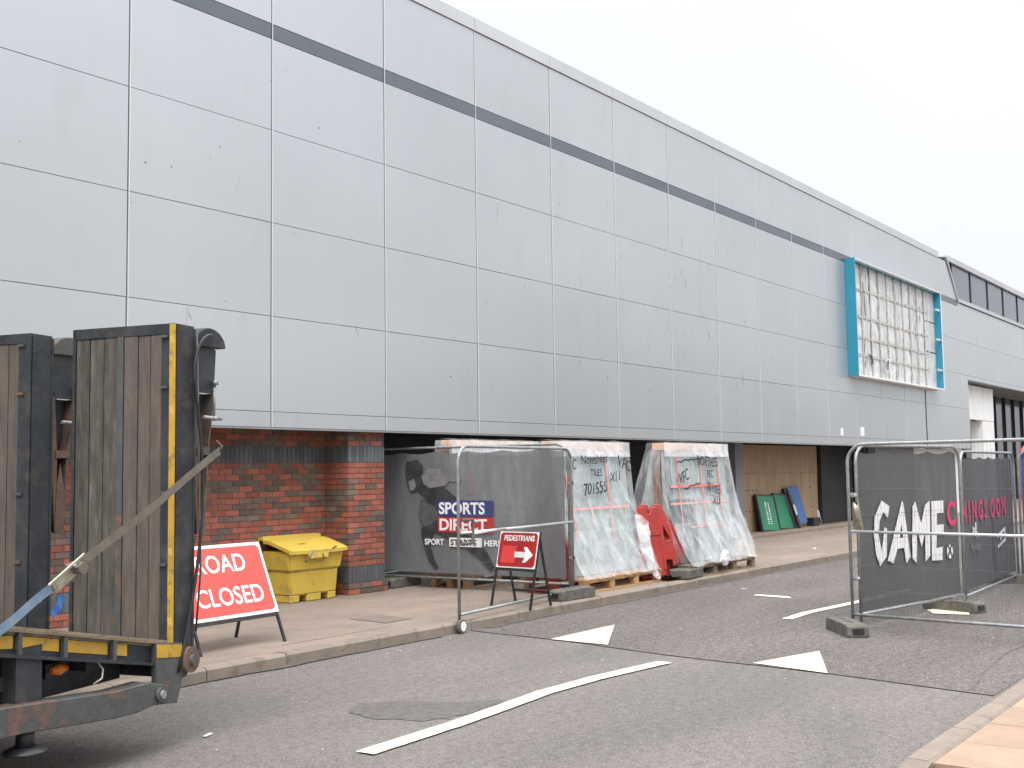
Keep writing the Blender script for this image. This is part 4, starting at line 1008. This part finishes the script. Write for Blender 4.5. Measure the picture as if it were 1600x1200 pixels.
for k in range(25):
    q = k/24
    if q < .3: a = q/.3; hs.append((.36-.20*math.sin(a*1.57), -.03, 2.08-.0-.30*(1-math.cos(a*1.57))+.03))
    else:
        a = (q-.3)/.7; hs.append((.16+.13*math.sin(a*2.9)-.16*a*a, -.03-.01*math.sin(a*5), 1.81-1.95*a))
MB().tube(hs, .011, 8).build('hydraulic_hose', blackm, r1)
MB().tube([(.205, -.02, 2.1), (.225, -.03, 1.2), (.25, -.03, .5), (.215, -.02, .1)], .007, 6).build('hydraulic_hose', tgrey, r1)

# ratchet strap from the ramp foot down to the deck
sp_ = thing('ratchet_strap', 'dirty tan and blue ratchet strap running from the ramp down across the deck edge', 'strap', (4.80, 6.27, 0), rad(15.9))
A_, B_ = Vector((.40, -.075, 1.93)), Vector((-1.10, -.10, 1.215)); C_, D_ = Vector((-1.20, -.10, 1.16)), Vector((-1.75, -.06, .86))
def strap(p, q, w, material, name, sag=.0):
    d = (q-p).normalized(); n = Vector((d.z, 0, -d.x)).normalized()
    def fn(u, v): 
        c = p+(q-p)*u; return c+n*(w*(v-.5))+Vector((0, .006*math.sin(u*9), -sag*math.sin(math.pi*u)))
    a = MB(); a.grid(fn, 20, 2); return a.build(name, material, sp_)
strap(A_, B_, .055, strapm, 'webbing', .01); strap(C_, D_, .055, strapb, 'webbing')
strap(Vector((-1.13, -.105, 1.10)), Vector((-1.22, -.115, 1.0)), .05, strapbb, 'loose_tail')
strap(Vector((-1.16, -.09, 1.17)), Vector((-.98, -.09, 1.19)), .03, strapm, 'webbing')
MB().tube([tuple(A_), (.43, -.07, 1.96), (.42, -.03, 2.0)], .008, 6).build('hook', rusty, sp_)
ang_ = math.atan2(B_.z-C_.z, B_.x-C_.x); RM = T3((-1.11, -.11, 1.21)) @ Matrix.Rotation(-ang_, 4, 'Y')
MB().box(-.17, .15, -.03, -.018, .035, .055, RM).build('handle', ratm, sp_, bevel=.004)
MB().box(-.12, .13, .0, .01, -.045, .03, RM).build('side_frame', ratm, sp_, bevel=.004)
MB().tube([tuple(RM @ Vector((.09, -.045, -.01))), tuple(RM @ Vector((.09, .04, -.01)))], .036, 12).build('spool', strapm, sp_)
MB().tube([tuple(RM @ Vector((.05, -.04, .03))), tuple(RM @ Vector((.05, .03, .03)))], .012, 8).build('spindle', steel, sp_)

# ================================================================== small litter and grit on the road
b = MB()
for k in range(60):
    x = R.uniform(4.2, 16); y = R.uniform(2.6, 7.9); s = R.uniform(.002, .006)
    if k < 18: x, y = R.uniform(8, 10.2), R.uniform(7.5, 7.95)
    T_ = T3((x, y, .009)) @ Matrix.Rotation(R.uniform(0, 3), 4, 'Z')
    b.box(-s, s, -s*.6, s*.6, -.002, s*.5, T_)
stuff(b.build('road_grit', litterm))
for (x, y, lab) in ((5.15, 6.35, 'white scrap of paper on the road beside the trailer'), (15.62, 7.28, 'tiny white scrap on the road in front of the weathered pallet'), (22.5, 8.9, 'thin white strip lying on the far pavement')):
    t = MB().box(-.045, .045, -.012, .012, 0, .006, Matrix.Rotation(R.uniform(0, 1), 4, 'Z')).build('litter', litterm)
    t.location = (x, y, .008 if y < 8 else KZ+.004); tag(t, lab, 'litter')
    if y > 8: t.scale = (4, 1.5, 1)
